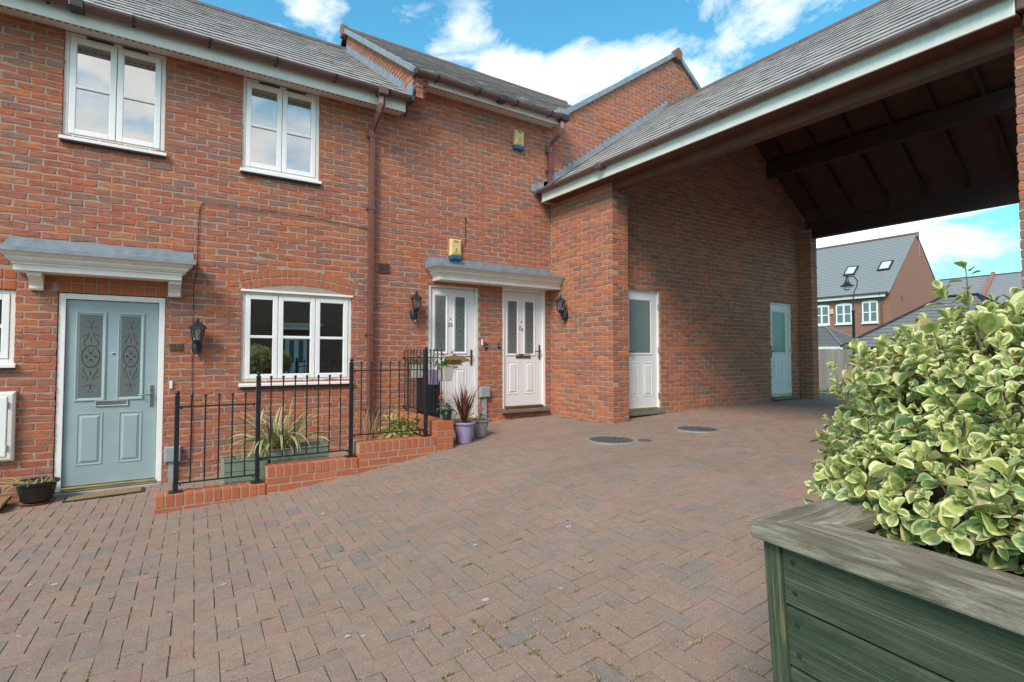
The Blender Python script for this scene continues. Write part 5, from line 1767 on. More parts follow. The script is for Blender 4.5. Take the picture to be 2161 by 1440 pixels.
# darker inner leaves so that the crown has depth
for _ in range(2600):
    bi = int(rng.integers(0, len(BLOBS))); c, r = BLOBS[bi]
    v = rng.normal(0, 1, 3); v /= np.linalg.norm(v)
    P = np.array(c) + v * np.array(r) * rng.uniform(.45, .82)
    if P[2] < -.58: continue
    leaf_items.append((int(rng.integers(0, 8)), basis(P, v + rng.normal(0, .7, 3), [0, 0, 1], rng.uniform(.04, .065)), float(rng.random())))
euo_meshes = [variant_mesh('leaf', v, M['euonymus']) for v in EUO]
for me in euo_meshes: me.shade_smooth()
split_pieces('leaf', 'foliage', EUO, euo_meshes, leaf_items, M['euonymus'], bush)

# ------------------------------------------------ strap-leaved and spiky plants
def strap(base, az, lean, length, width, droop, mat, parent, n=12, twist=0.0, name='leaf'):
    """one arching blade"""
    vs, fs, lu = [], [], []
    d = np.array([math.cos(az), math.sin(az), 0.0]); s = np.array([-math.sin(az), math.cos(az), 0.0])
    p = np.array(base, float); ang = lean
    pts = []
    for i in range(n + 1):
        t = i / n
        pts.append((p.copy(), ang))
        ang += droop / n * (0.3 + 1.8 * t)
        p = p + (d * math.sin(ang) + np.array([0, 0, 1.0]) * math.cos(ang)) * length / n
    for i, (q, an) in enumerate(pts):
        t = i / n
        w = width / 2 * min(1, .55 + 1.2 * t) * (1 - t ** 3) ** .8 + .0008
        tn = d * math.sin(an) + np.array([0, 0, 1.0]) * math.cos(an)
        nn = np.cross(s, tn)
        cs, sn = math.cos(twist * t), math.sin(twist * t)
        side = s * cs + nn * sn
        vs += [q - side * w + nn * w * .35, q, q + side * w + nn * w * .35]
    for i in range(n):
        for k in (0, 1):
            q = (3 * i + k, 3 * i + k + 1, 3 * i + 4 + k, 3 * i + 3 + k)
            fs.append(q)
            lu += [(k * .5, i / n), (k * .5 + .5, i / n), (k * .5 + .5, (i + 1) / n), (k * .5, (i + 1) / n)]
    me = variant_mesh(name, (np.array(vs), fs, np.array(lu, dtype=np.float32)), M[mat])
    me.shade_smooth()
    return link(name, me, None, parent)

def trough(x0, x1, y0, y1, zt, zb, label):
    t = thing('planting_trough', label, 'planter', ((x0 + x1) / 2, (y0 + y1) / 2, zb), 'sage green timber troughs behind the railings')
    nbd = 3; h = (zt - zb) / nbd
    for k in range(nbd):
        for (a, b, c, d) in ((x0, x1, y0, y0 + .018), (x0, x1, y1 - .018, y1), (x0, x0 + .018, y0 + .018, y1 - .018), (x1 - .018, x1, y0 + .018, y1 - .018)):
            make('board', MB().box(a, b, c, d, zb + k * h + .002, zb + (k + 1) * h - .003), M['sage'], t, bevel=.003)
    make('rim', MB().box(x0 - .01, x1 + .01, y0 - .012, y0 + .022, zt - .002, zt + .012).box(x0 - .01, x1 + .01, y1 - .022, y1 + .012, zt - .002, zt + .012), M['sage'], t, bevel=.003)
    make('soil', MB().box(x0 + .02, x1 - .02, y0 + .02, y1 - .02, zt - .12, zt - .03), M['soil'], t)
    return t
trough(.60, 1.00, -1.12, -.78, -1.06, ground(.8), 'sage green trough with dry weeds, left of the tall post')
trough(1.03, 1.62, -1.12, -.78, -.985, ground(1.3) + .0, 'sage green trough holding the striped strap-leaved plant')
ph = thing('striped_plant', 'clump of arching green and cream striped leaves behind the railings', 'plant', (1.12, -.98, -1.0))
for k in range(78):
    az = rng.uniform(0, 2 * math.pi)
    b = (1.13 + rng.normal(0, .09), -.97 + rng.normal(0, .05), -1.03)
    if rng.random() < .28:
        strap(b, az, rng.uniform(.5, .9), rng.uniform(.35, .6), rng.uniform(.016, .028), rng.uniform(1.2, 2.1), 'phormium', ph, twist=rng.normal(0, .8))
    else:
        strap(b, az, rng.uniform(.05, .6), rng.uniform(.32, .62), rng.uniform(.016, .030), rng.uniform(.3, 1.3), 'phormium', ph, twist=rng.normal(0, .6))
for az, ln, dr, w in ((-1.7, .66, 1.9, .034), (-1.05, .7, 1.9, .036), (-1.45, .62, 2.0, .034), (-1.9, .60, 2.1, .03), (-2.3, .62, 1.9, .028), (-.9, .66, 2.0, .034), (-1.2, .58, 2.2, .03), (-2.6, .55, 1.6, .026)):
    strap((1.10 + rng.normal(0, .06), -1.02, -1.02), az, .55, ln, w, dr, 'phormium', ph)
for k in range(26):
    strap((1.10 + rng.normal(0, .18), -.97 + rng.normal(0, .06), -1.03), rng.uniform(0, 6.28), rng.uniform(.2, 1.0), rng.uniform(.25, .5), .006, rng.uniform(.4, 1.6), 'straw', ph)
wd_ = thing('dry_weeds', 'dry straw-coloured weeds in the left sage green trough', 'weeds', (.8, -.95, -1.09))
for k in range(70):
    strap((.8 + rng.uniform(-.17, .17), -.95 + rng.uniform(-.13, .13), -1.10), rng.uniform(0, 6.28), rng.uniform(.2, 1.3), rng.uniform(.06, .2), .005, rng.uniform(.4, 1.8), 'straw', wd_, n=6)

BROAD = [leaf_variant(rng.uniform(.32, .44), .45, .25, rng.uniform(.2, .6), nx=2, ny=5) for _ in range(5)]
def leafy(parent, c, rad, n, size, mat, upbias=.6, name='leaf', zs=1.0):
    k = ('broad', mat)
    if k not in MESHES:
        MESHES[k] = [variant_mesh('leaf', v, M[mat]) for v in BROAD]
        for me in MESHES[k]: me.shade_smooth()
    for _ in range(n):
        v = rng.normal(0, 1, 3); v[2] = abs(v[2]) * zs; v /= np.linalg.norm(v)
        P = np.array(c) + v * rad * rng.uniform(.35, 1.0)
        f = v * .8 + rng.normal(0, .5, 3) + np.array([0, 0, -.25])
        o = bpy.data.objects.new(name, MESHES[k][int(rng.integers(0, 5))])
        COL.objects.link(o); o.parent = parent
        o.matrix_parent_inverse = parent.matrix_basis.inverted()
        o.matrix_basis = Matrix(basis(P, f, [0, 0, 1], size * rng.uniform(.7, 1.25)))
YSX = 2.58
leafy(SILL_PLANT, (1.08, .2, -.24), np.array([.09, .07, .13]), 70, .06, 'green_leaf')
ys = thing('yellow_shrub', 'low shrub of pale yellow leaves behind the railing near the lilac pot', 'shrub', (YSX, -.80, -1.0))
for k in range(9):
    a = rng.uniform(0, 6.28); l = rng.uniform(.15, .34)
    make('stem', MB().tube([(YSX, -.80, -1.0), (YSX + .1 * math.cos(a), -.80 + .08 * math.sin(a), -1.0 + l * .6), (YSX + .2 * math.cos(a), -.8 + .14 * math.sin(a), -1.0 + l)], .003, 5), M['dry'], ys)
leafy(ys, (YSX, -.82, -1.04), np.array([.24, .20, .36]), 330, .10, 'yellow_leaf')
wi = thing('wispy_weed', 'thin wispy weed with small leaves beside the downpipe', 'weeds', (2.30, -.55, -1.1))
for k in range(26):
    strap((2.28 + rng.normal(0, .06), -.55 + rng.normal(0, .05), -1.05), rng.uniform(0, 6.28), rng.uniform(.02, .3), rng.uniform(.25, .55), .005, rng.uniform(.1, .8), 'straw', wi, n=7)

def pot(name, loc, r0, r1, h, mat, label, rim=.012, cat='plant pot', n=24):
    t = thing(name, label, cat, loc)
    x, y, z = loc
    make('body', MB().lathe([(r0 * .9, 0), (r0, .006), (r0 + (r1 - r0) * .9, h * .88), (r1 - .004, h * .89), (r1 + rim, h * .9), (r1 + rim + .003, h * .97), (r1 + rim - .002, h), (r1 - .006, h), (r1 - .012, h * .8)], loc, n), M[mat], t, smooth=True)
    make('soil', MB().lathe([(.001, h * .86), (r1 - .012, h * .84)], loc, n), M['soil'], t)
    return t
gz = lambda x: ground(x) + .002
pot('lilac_pot', (3.24, -1.24, gz(3.24)), .092, .132, .26, 'lilac', 'lilac plastic pot at the end of the garden wall')
co = thing('cordyline', 'dark red spiky cordyline with dry lower leaves in the lilac pot', 'plant', (3.24, -1.24, gz(3.24) + .23))
for k in range(70):
    strap((3.24 + rng.normal(0, .012), -1.24 + rng.normal(0, .012), gz(3.24) + .23 + rng.uniform(0, .09)), rng.uniform(0, 6.28), abs(rng.normal(0, .36)) + .03, rng.uniform(.30, .46), rng.uniform(.014, .021), rng.uniform(.0, .35), 'cordyline', co, n=7)
for k in range(16):
    strap((3.24, -1.24, gz(3.24) + .27), rng.uniform(0, 6.28), rng.uniform(.5, .9), rng.uniform(.25, .42), .013, rng.uniform(1.0, 2.2), 'straw', co, n=9)
make('trunk', MB().tube([(3.24, -1.24, gz(3.24) + .2), (3.24, -1.24, gz(3.24) + .36)], .014, 8), M['dry'], co)
pot('grey_pot', (3.60, -1.02, gz(3.6)), .08, .115, .22, 'grey_pot', 'taupe pot just behind the lilac pot')
def geranium(loc, col, label, n=60, rad=.12, heads=4, h=.2):
    t = thing('geranium', label, 'plant', loc)
    leafy(t, loc, np.array([rad, rad, h * .75]), n, .055, 'green_leaf')
    for k in range(heads):
        a = rng.uniform(0, 6.28)
        p = (loc[0] + rad * .7 * math.cos(a), loc[1] + rad * .7 * math.sin(a), loc[2] + h * rng.uniform(.7, 1.15))
        make('flower_stem', MB().tube([loc, ((loc[0] + p[0]) / 2, (loc[1] + p[1]) / 2, loc[2] + h * .5), p], .0025, 5), M['green_leaf'], t)
        f = MB()
        for q in range(11):
            v = rng.normal(0, 1, 3); v /= np.linalg.norm(v)
            c = np.array(p) + v * .016
            f.sphere(tuple(c), .009, 6, 4)
        make('flower_head', f, M[col], t)
    return t
geranium((3.60, -1.02, gz(3.6) + .18), 'pink', 'pink geranium in the taupe pot', heads=2)
# on the return wall
bt = MB().box(2.90, 3.06, -1.33, -1.20, TOPR, TOPR + .10)
gp = pot('green_pot', (2.97, -1.30, TOPR + .002), .05, .068, .125, 'green_pot', 'small dark green pot on top of the garden wall end')
geranium((2.97, -1.27, TOPR + .11), 'red', 'red geranium above the dark green wall-top pot', n=60, heads=4, h=.20, rad=.10)
def hanging(loc, wtop, wbot, h, mat, label):
    x, y, z = loc
    t = thing('hanging_pot', label, 'plant pot', loc, 'pots hung on the railing by door 22')
    a, b = wtop / 2, wbot / 2
    make('body', MB().add([(x - .05, y - b, z - h), (x + .05, y - b, z - h), (x + .05, y + b, z - h), (x - .05, y + b, z - h), (x - .07, y - a, z), (x + .07, y - a, z), (x + .07, y + a, z), (x - .07, y + a, z)],
                           [(3, 2, 1, 0), (0, 1, 5, 4), (1, 2, 6, 5), (2, 3, 7, 6), (3, 0, 4, 7)]), M[mat], t, bevel=.006)
    make('soil', MB().box(x - .06, x + .06, y - a + .01, y + a - .01, z - .03, z - .012), M['soil'], t)
    make('hook', MB().tube([(x - .07, y, z - .02), (x - .085, y, z + .03), (RXX, y, z + .04), (RXX - .02, y, z + .01)], .005, 6), M['iron'], t)
    return t
HZ = -.12
hanging((3.02, -1.15, HZ - .02), .22, .16, .17, 'white_pot', 'white trough hung at the outer end of the railing by door 22')
hanging((3.02, -.80, HZ - .06), .20, .15, .19, 'lilac', 'lilac trough hung in the middle of the railing by door 22')
hanging((3.02, -.28, HZ), .20, .15, .18, 'white_pot', 'white trough hung nearest the house on the railing by door 22')
for (y, lab, m_) in ((-1.15, 'pink trailing geranium in the outer white trough', 'pink'), (-.80, 'trailing greenery in the lilac trough', 'red'), (-.28, 'greenery in the white trough nearest the house', 'pink')):
    t = geranium((3.02, y, HZ + .0), m_, lab, n=46, rad=.12, heads=2 if m_ == 'pink' else 0, h=.17)
    for k in range(7):
        az = rng.uniform(-2.6, .6)
        strap((3.02, y, HZ), az, 1.2, rng.uniform(.2, .42), .008, rng.uniform(1.2, 2.0), 'green_leaf', t, n=8)
bx = thing('black_crate', 'black plastic box standing behind the railing by door 22', 'box', (3.16, -.35, ground(3.2)))
make('body', MB().loft(3.05, 3.27, ground(3.2) + .02, -.32, [(0, -.5), (.012, -.51)]).box(3.05, 3.27, -.5, -.22, ground(3.2) + .02, -.32), M['iron'], bx, bevel=.01)
make('lid', MB().box(3.035, 3.285, -.525, -.205, -.32, -.295), M['iron'], bx, bevel=.008)

# by the blue door
bp = thing('patterned_pot', 'wide black basket-pattern pot with wilted plants left of the blue door', 'plant pot', (-.93, -.235, gz(-.93)))
PX, PY2, PZ = -.93, -.235, gz(-.93) + .028
make('body', MB().lathe([(.10, 0), (.115, .004), (.150, .15), (.158, .165), (.175, .17), (.178, .185), (.168, .192), (.155, .185), (.15, .16)], (PX, PY2, PZ), 28), M['iron'], bp, smooth=True)
studs = MB()
for i in range(6):
    for k in range(30):
        a = 2 * math.pi * (k + .5 * (i % 2)) / 30
        r = .119 + .031 * (i + .5) / 6
        studs.sphere((PX + r * math.cos(a), PY2 + r * math.sin(a), PZ + .014 + i * .024), .0045, 5, 3)
tag(make('studs', studs, M['old_brass'], bp), kind='stuff')
make('soil', MB().lathe([(.001, .165), (.152, .16)], (PX, PY2, PZ), 24), M['soil'], bp)
make('saucer', MB().lathe([(.001, -.024), (.125, -.024), (.14, -.006), (.145, -.004), (.136, -.012), (.001, -.014)], (PX, PY2, PZ), 28), M['terracotta'], bp, smooth=True)
wp = thing('wilted_plants', 'dry wilted stems spilling from the black basket-pattern pot', 'plant', (PX, PY2, PZ + .16))
for k in range(60):
    strap((PX + rng.normal(0, .07), PY2 + rng.normal(0, .06), PZ + .16), rng.uniform(0, 6.28), rng.uniform(.4, 1.4), rng.uniform(.04, .14), .006, rng.uniform(.3, 2), 'straw', wp, n=5)
for k in range(26):
    strap((PX - .08 + rng.normal(0, .04), PY2 - .02 + rng.normal(0, .04), PZ + .17), rng.normal(3.1, .5), rng.uniform(1.0, 1.5), rng.uniform(.1, .24), .009, rng.uniform(.2, .9), 'yellow_leaf', wp, n=6)
mat = thing('door_mat', 'brown coir mat with black rubber border at the blue door', 'doormat', (-.38, -.29, ground(-.38)))
def on_slope(mb):
    mb.v = [(x, y, z + ground(x)) for x, y, z in mb.v]
    return mb
make('border', on_slope(MB().box(-.72, -.06, -.40, -.185, .002, .012)), M['rubber'], mat, bevel=.003)
make('pile', on_slope(MB().box(-.695, -.085, -.385, -.20, .0125, .021)), M['coir'], mat, bevel=.004)
rp = thing('timber_ramp', 'weathered timber board at the left edge beside the black pot', 'board', (-1.4, -.35, ground(-1.4)))
for k in range(3):
    make('board', on_slope(MB().box(-1.9, -1.13, -.52 + k * .145, -.38 + k * .145, .055, .085)), M['coir'], rp, bevel=.006)
make('bearer', on_slope(MB().box(-1.86, -1.16, -.5, -.46, .0, .055).box(-1.86, -1.16, -.16, -.12, .0, .055)), M['soil'], rp)

# manhole covers
def cover(x, y, r, label, square=False):
    t = thing('manhole_cover', label, 'manhole cover', (x, y, ground(x)))
    ring = MB().lathe([(r + .045, -.02), (r + .045, .006), (r + .005, .008), (r + .004, .0)], (x, y, ground(x)), 36)
    make('frame', ring, M['grey_pot'], t)
    d = MB().lathe([(r, .004), (.001, .005)], (x, y, ground(x)), 36)
    make('lid', d, M['iron_cover'], t)
    st = MB()
    q = int(r / .045)
    for i in range(-q, q + 1):
        for j in range(-q, q + 1):
            if (i * i + j * j) ** .5 * .045 < r - .03:
                st.box(x + i * .045 - .012, x + i * .045 + .012, y + j * .045 - .012, y + j * .045 + .012, ground(x) + .004, ground(x) + .010)
    tag(make('studs', st, M['iron_cover'], t), kind='stuff')
cover(4.60, -2.45, .27, 'round dark manhole cover nearer the white pier')
cover(6.02, -2.60, .27, 'round dark manhole cover deeper in the archway')
tag(make('stop_tap_cover', MB().lathe([(.085, -.01), (.085, .006), (.001, .007)], (4.87, -2.72, ground(4.87)), 20), M['iron_cover']), 'small round cover right beside the nearer manhole', 'cover')

# moss in the joints and pale spots on the pavers
def tufts(name, n, choose, size, label, cat, mat):
    mb = MB(); cnt = 0
    while cnt < n:
        X, Y, a = JOINTS[int(rng.integers(0, len(JOINTS)))]
        if not choose(X, Y): continue
        cnt += 1
        s = rng.choice((-1, 1)); e = rng.random() < .6
        along = rng.uniform(-.1, .1) if e else rng.uniform(-.05, .05)
        ox, oy = (along, s * .05) if e else (s * .1, along)
        cx_, cy_ = X + ox * math.cos(a) - oy * math.sin(a), Y + ox * math.sin(a) + oy * math.cos(a)
        da = a if e else a + math.pi / 2
        L = rng.uniform(.008, .05)
        for k in range(int(rng.integers(6, 22))):
            t = rng.uniform(-L, L)
            px_ = cx_ + t * math.cos(da) + rng.normal(0, .003); py_ = cy_ + t * math.sin(da) + rng.normal(0, .003)
            z = ground(px_) - .006
            h = rng.uniform(.008, .013) * size; w = rng.uniform(.003, .007) * size
            q = rng.uniform(0, 6.28)
            dx, dy = math.cos(q) * w, math.sin(q) * w
            mb.add([(px_ - dx, py_ - dy, z), (px_ + dx, py_ + dy, z), (px_ + dy * 1.4, py_ - dx * 1.4, z + h), (px_ - dy * .6, py_ + dx * .6, z + h)], [(0, 1, 2), (0, 1, 3)])
    return tag(link(name, mb.mesh(name, fix=False), M[mat]), label, cat, None, 'stuff')
tufts('moss', 360, lambda X, Y: Y < -2.2 and X < 3.5 and -9 < Y and math.sin(X * 1.7 + 1) + math.cos(Y * 1.3) > -.5, 1.0, 'yellow-green moss in the joints of the near pavers', 'moss', 'moss')
tufts('dry_grass', 60, lambda X, Y: X > .9 and X < 2.2 and Y < -4.6 and Y > -6.3, 1.6, 'dry grass wisps on the pavers beside the planter', 'grass', 'dry')
sp_ = MB()
for k in range(70):
    X = rng.uniform(-1.5, 7); Y = rng.uniform(-6.6, -1.7)
    if X > 5.4: Y = min(Y, -2.0)
    r = rng.uniform(.005, .017)
    n = 8
    z = ground(X) + .0035
    ring = [(X + r * (1 + rng.normal(0, .2)) * math.cos(2 * math.pi * q / n) * 1.3, Y + r * (1 + rng.normal(0, .2)) * math.sin(2 * math.pi * q / n), 0) for q in range(n)]
    sp_.add([(a, b, ground(a) + .0035) for a, b, _ in ring], [tuple(range(n))])
tag(link('gum_spots', sp_.mesh('gum_spots', fix=False), M['gum']), 'pale trodden spots scattered over the pavers', 'spots', None, 'stuff')

# ================================================================== BEYOND THE ARCHWAY
gA = MB()
fence = thing('timber_fence', 'weathered grey close-board fence seen through the archway', 'fence', (22.5, 3.0, -1.36))
F0, F1 = Vector((18.6, 5.65, 0)), Vector((29.0, -1.3, 0))
fd = (F1 - F0).normalized(); fl_ = (F1 - F0).length
ang = math.atan2(fd.y, fd.x)
brd = MB().box(-.058, .058, -.012, .012, 0, 1.62).mesh('board'); brd.materials.append(M['fence'])
for k in range(int(fl_ / .118)):
    p = F0 + fd * (k * .118)
    o = bpy.data.objects.new('board', brd); COL.objects.link(o); o.parent = fence
    o.matrix_parent_inverse = fence.matrix_basis.inverted()
    o.matrix_basis = Matrix.Translation((p.x, p.y, ground(p.x) + .02 + rng.normal(0, .01))) @ Matrix.Rotation(ang + rng.normal(0, .05), 4, 'Z')
gr = MB()
for k in range(900):
    p = F0 + fd * rng.uniform(0, fl_) + Vector((-.1, -.2, 0)) * rng.uniform(.3, 2.2)
    q = rng.uniform(0, 6.28); z = ground(p.x) - .01
    gr.add([(p.x - .015 * math.cos(q), p.y - .015 * math.sin(q), z), (p.x + .015 * math.cos(q), p.y + .015 * math.sin(q), z), (p.x + rng.normal(0, .03), p.y, z + rng.uniform(.05, .2))], [(0, 1, 2)])
tag(link('grass_verge', gr.mesh('grass_verge', fix=False), M['grass']), 'strip of grass along the foot of the fence', 'grass', None, 'stuff')

sl = thing('street_lamp', 'black swan-neck street lamp beyond the archway', 'street lamp', (21.66, 2.45, -1.36))
LX, LY = 21.66, 2.42
make('lower_post', MB().lathe([(.11, -1.40), (.11, -1.1), (.085, -1.05), (.055, -1.0), (.048, 1.62), (.06, 1.64), (.06, 1.70), (.03, 1.74)], (LX, LY, 0), 14), M['iron'], sl, smooth=True)
make('upper_post', MB().tube([(LX, LY, 1.7), (LX, LY, 2.1), (LX + .05, LY - .03, 2.4), (LX + .13, LY - .09, 2.62), (LX + .14, LY - .10, 2.82), (LX + .05, LY - .03, 2.97), (LX - .10, LY + .07, 2.97), (LX - .16, LY + .11, 2.88)], .02, 8), M['iron'], sl, smooth=True)
make('shade', MB().lathe([(.035, 2.94), (.05, 2.86), (.08, 2.76), (.15, 2.66), (.23, 2.62), (.22, 2.60)], (LX - .17, LY + .12, 0), 18), M['iron'], sl, smooth=True)
make('finial', MB().lathe([(.03, 2.92), (.05, 3.0), (.02, 3.05), (.002, 3.14)], (LX - .17, LY + .12, 0), 10), M['iron'], sl, smooth=True)
make('lens', MB().lathe([(.15, 2.61), (.13, 2.50), (.06, 2.45), (.001, 2.44)], (LX - .17, LY + .12, 0), 14), M['white_pot'], sl, smooth=True)

def courses_roof(mb, A, B, C, D, rows, th=.03):
    """tile courses on a roof plane A,B eaves, C,D ridge (C above B)"""
    A, B, C, D = map(Vector, (A, B, C, D))
    n = (B - A).cross(D - A).normalized()
    if n.z < 0: n = -n
    for r in range(rows):
        t0, t1 = r / rows, (r + 1) / rows
        a, b = A.lerp(D, t0), B.lerp(C, t0); c, d = B.lerp(C, t1), A.lerp(D, t1)
        mb.quad(a + n * th, b + n * th, c + n * .004, d + n * .004)
        mb.quad(a, b, b + n * th, a + n * th)
fh = thing('distant_house', 'brick house with grey slate roof and two skylights seen through the archway', 'house', (47, 12, -1.5))
HX, HY, HE, HA = 44.4, 10.0, 4.75, 9.45
XW = 54.0; XM = (HX + XW) / 2; YB = 24
hw = MB()
hw.prism([(HX, -1.6), (XW, -1.6), (XW, HE), (XM, HA), (HX, HE)], 'y', HY, HY + .3)
hw.box(HX, HX + .3, HY + .3, YB, -1.6, HE + .05)
make('wall', hw, M['far_brick'], fh)
fr_ = MB()
courses_roof(fr_, (HX - .35, YB, HE - .2), (HX - .35, HY - .05, HE - .2), (XM, HY - .05, HA + .06), (XM, YB, HA + .06), 34)
courses_roof(fr_, (XW + .35, HY - .05, HE - .2), (XW + .35, YB, HE - .2), (XM, YB, HA + .06), (XM, HY - .05, HA + .06), 34)
rf_ = make('roof', fr_, M['tile_far'], fh)
make('ridge', MB().tube([(XM, HY - .1, HA + .08), (XM, YB, HA + .08)], .12, 8), M['gutter_faded'], rf_)
make('ridge_end', MB().prism([(XM - .16, HA - .2), (XM + .16, HA - .2), (XM + .14, HA + .2), (XM - .14, HA + .2)], 'y', HY - .16, HY - .02), M['terracotta'], rf_)
make('fascia', MB().box(HX - .38, HX - .30, HY + .2, YB, HE - .42, HE - .12), M['fascia'], fh)
make('gutter', MB().tube([(HX - .44, HY, HE - .14), (HX - .44, YB, HE - .14)], .07, 8), M['gutter'], fh)
make('downpipe', MB().tube([(HX - .4, HY + .55, HE - .2), (HX - .08, HY + .55, HE - .6), (HX - .08, HY + .55, -1.5)], .05, 8), M['gutter'], fh)
for (y0, y1, z0, z1) in ((10.82, 11.88, 2.50, 4.05), (12.60, 13.75, 2.50, 3.98), (14.25, 15.4, 2.50, 3.98), (16.4, 17.5, 2.5, 3.98), (18.6, 19.7, 2.5, 3.98)):
    wdw = MB(); xx = HX - .06
    t_ = .09
    wdw.box(xx, xx + .07, y0, y0 + t_, z0, z1); wdw.box(xx, xx + .07, y1 - t_, y1, z0, z1); wdw.box(xx, xx + .07, y0 + t_, y1 - t_, z0, z0 + t_); wdw.box(xx, xx + .07, y0 + t_, y1 - t_, z1 - t_, z1)
    ym, zm = (y0 + y1) / 2, (z0 + z1) / 2
    wdw.box(xx - .01, xx + .06, ym - .06, ym + .06, z0 + t_, z1 - t_); wdw.box(xx, xx + .05, y0 + t_, y1 - t_, zm - .03, zm + .03)
    wo = make('window', wdw, M['upvc'], fh)
    make('pane', MB().box(xx + .02, xx + .03, y0 + t_, y1 - t_, z0 + t_, z1 - t_), M['obscure'], wo)
    make('sill', MB().box(xx - .07, xx + .05, y0 - .06, y1 + .06, z0 - .09, z0 - .002), M['upvc'], wo)
    hd = MB()
    hd.prism([(y0 - .02, z1 + .002)] + [(y0 + (y1 - y0) * q, z1 + .02 + .07 * math.sin(math.pi * q)) for q in np.linspace(0, 1, 9)] + [(y1 + .02, z1 + .002)], 'x', xx, xx + .05)
    make('arched_head', hd, M['upvc'], wo)
for (yc, zc) in ((13.45, 6.75), (11.05, 6.85)):
    tt = (zc - (HE - .2)) / (HA + .06 - HE + .2)
    xc = HX - .35 + tt * (XM - HX + .35)
    nr = Vector((-(HA + .26 - HE), 0, XM - HX + .35)).normalized(); uu = Vector((XM - HX + .35, 0, HA + .26 - HE)).normalized()
    c = Vector((xc, yc, zc)) + nr * .06
    def sk(a, b, k): return c + Vector((0, -1, 0)) * a + uu * b + nr * k
    s1 = MB().add([sk(-.42, -.55, 0), sk(.42, -.55, 0), sk(.42, .55, 0), sk(-.42, .55, 0), sk(-.42, -.55, .08), sk(.42, -.55, .08), sk(.42, .55, .08), sk(-.42, .55, .08)], [(4, 5, 6, 7), (0, 1, 5, 4), (1, 2, 6, 5), (2, 3, 7, 6), (3, 0, 4, 7)])
    so = make('skylight', s1, M['dark_plastic'], fh)
    make('skylight_pane', MB().quad(sk(-.31, -.42, .085), sk(.31, -.42, .085), sk(.31, .42, .085), sk(-.31, .42, .085)), M['glass_sky'] if 'glass_sky' in M else M['blind'], so)
make('wall_vent', MB().box(46.2, 46.4, HY - .03, HY, 4.1, 4.5), M['gutter'], fh)
make('alarm', MB().box(HX - .1, HX, 13.95, 14.2, 3.3, 3.7), M['yellow'], fh, bevel=.02)
make('aerial', MB().tube([(XM + .5, HY, HA - 1.6), (XM + .5, HY, HA + 2.0)], .02, 5).tube([(XM + .2, HY, HA - .9), (XM + .8, HY, HA - .9)], .015, 5), M['grey_plastic'], fh)

ga_ = thing('garage', 'low garage with a dark hipped roof behind the fence', 'garage', (30, 4, -1.5))
def hip(parent, x0, x1, y0, y1, ze, zr, inset, mat, rows=14):
    mb = MB(); ov = .25
    x0, x1, y0, y1 = x0 - ov, x1 + ov, y0 - ov, y1 + ov
    xm = (x0 + x1) / 2
    r0, r1 = y0 + inset, y1 - inset
    courses_roof(mb, (x0, y1, ze), (x0, y0, ze), (xm, r0, zr), (xm, r1, zr), rows, .035)
    courses_roof(mb, (x1, y0, ze), (x1, y1, ze), (xm, r1, zr), (xm, r0, zr), rows, .035)
    courses_roof(mb, (x0, y0, ze), (x1, y0, ze), (xm + .01, r0, zr), (xm - .01, r0, zr), rows, .035)
    courses_roof(mb, (x1, y1, ze), (x0, y1, ze), (xm - .01, r1, zr), (xm + .01, r1, zr), rows, .035)
    r = make('roof', mb, M[mat], parent)
    for (a, b) in (((x0, y0, ze + .05), (xm, r0, zr + .05)), ((x0, y1, ze + .05), (xm, r1, zr + .05)), ((x1, y0, ze + .05), (xm, r0, zr + .05)), ((xm, r0, zr + .05), (xm, r1, zr + .05))):
        make('hip_tiles', MB().tube([a, b], .065, 8), M['tile_garage'] if mat != 'tile_garage' or zr < 2 else M['iron'], r)
    return r
make('wall', MB().box(27.0, 35.0, -1.0, 5.0, -1.6, .35), M['far_brick'], ga_)
hip(ga_, 27.0, 35.0, -1.0, 5.0, .40, 2.75, 2.6, 'tile_garage')
po = thing('porch_block', 'low tiled porch roof in front of the distant house', 'porch', (37, 13, -1.5))
make('wall', MB().box(36.0, 40.5, 9.6, 16.5, -1.6, .55), M['far_brick'], po)
hip(po, 36.0, 40.5, 9.6, 16.5, .6, 1.95, 2.2, 'tile_garage')
make('fascia', MB().box(35.7, 35.74, 9.3, 16.8, .42, .6), M['fascia'], po)
f2 = thing('far_terrace', 'grey slate roofs further off to the right of the distant house', 'house', (66, 10, -1.5))
make('wall', MB().box(60.5, 68, -6, 22, -1.6, 4.2), M['far_brick'], f2)
r2 = MB()
courses_roof(r2, (60.0, 22, 4.0), (60.0, -6, 4.0), (64.3, -6, 7.45), (64.3, 22, 7.45), 20)
courses_roof(r2, (68.5, -6, 4.0), (68.5, 22, 4.0), (64.3, 22, 7.45), (64.3, -6, 7.45), 20)
make('roof', r2, M['tile_far'], f2)
make('parapet', MB().prism([(60.0, 4.1), (64.3, 7.6), (64.3, 7.8), (59.8, 4.3)], 'y', 9.2, 9.5), M['far_brick'], f2)
make('ridge', MB().tube([(64.3, -6, 7.47), (64.3, 22, 7.47)], .1, 8), M['gutter_faded'], f2)

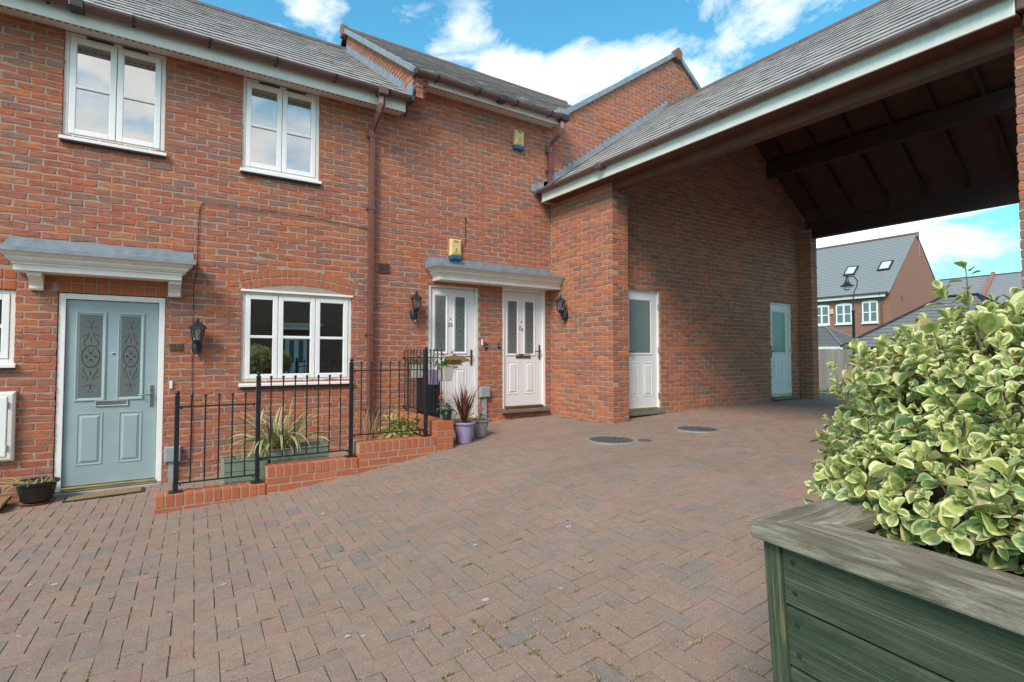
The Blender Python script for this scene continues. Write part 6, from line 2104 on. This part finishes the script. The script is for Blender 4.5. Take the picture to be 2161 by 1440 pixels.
# ================================================================== ACROSS THE FORECOURT (seen mirrored in the windows)
oh = thing('opposite_house', 'brick house across the forecourt, seen mirrored in the ground-floor window', 'house', (4, -18, ground(4)))
make('wall', MB().box(-12, 14, -19, -18, -2.0, 4.2), M['far_brick'], oh)
ro = MB()
courses_roof(ro, (14, -17.6, 4.1), (-12, -17.6, 4.1), (-12, -21.5, 6.9), (14, -21.5, 6.9), 20)
make('roof', ro, M['tile'], oh)
make('fascia', MB().box(-12, 14, -17.68, -17.6, 3.9, 4.15), M['fascia'], oh)
for (x, z0, z1) in ((5.2, 2.4, 3.6), (1.2, 2.4, 3.6), (9.5, 2.4, 3.6), (8.6, -.3, .9), (-3, 2.4, 3.6), (-3, -.3, .9)):
    wdw = MB().box(x - .5, x + .5, -18.02, -17.95, z0, z1)
    wo = make('window', wdw, M['upvc'], oh)
    for sx in (-1, 1):
        make('pane', MB().box(x + sx * .235 - .18, x + sx * .235 + .18, -17.95, -17.94, z0 + .1, z1 - .1), M['obscure'], wo)
dd = make('door', MB().box(4.8, 5.7, -18.03, -17.96, -1.2, .9), M['upvc'], oh)
for sx in (-1, 1):
    make('pane', MB().box(5.25 + sx * .2 - .1, 5.25 + sx * .2 + .1, -17.96, -17.95, -.3, .7), M['obscure'], dd)
make('canopy', MB().box(4.4, 6.1, -18.0, -17.3, 1.15, 1.35).box(4.3, 6.2, -18.0, -17.2, 1.35, 1.42), M['cream'], oh)
hg = thing('hedge', 'clipped hedge across the forecourt, seen mirrored in the window', 'hedge', (1.5, -14.5, ground(1.5)))
hm = MB()
for _ in range(5200):
    v = rng.normal(0, 1, 3); v /= np.linalg.norm(v)
    P = np.array([1.9, -14.6, -.75]) + np.sign(v) * np.abs(v) ** .6 * np.array([1.7, .7, 1.05]) * rng.uniform(.85, 1.05)
    if P[2] < -1.4: continue
    a = rng.normal(0, .05, 3); b_ = rng.normal(0, .05, 3)
    hm.add([P, P + a, P + a + b_, P + b_], [(0, 1, 2, 3)])
make('foliage', hm, M['hedge'], hg)
make('core', MB().box(.5, 3.3, -15.1, -14.1, -1.5, .0), M['hedge'], hg)
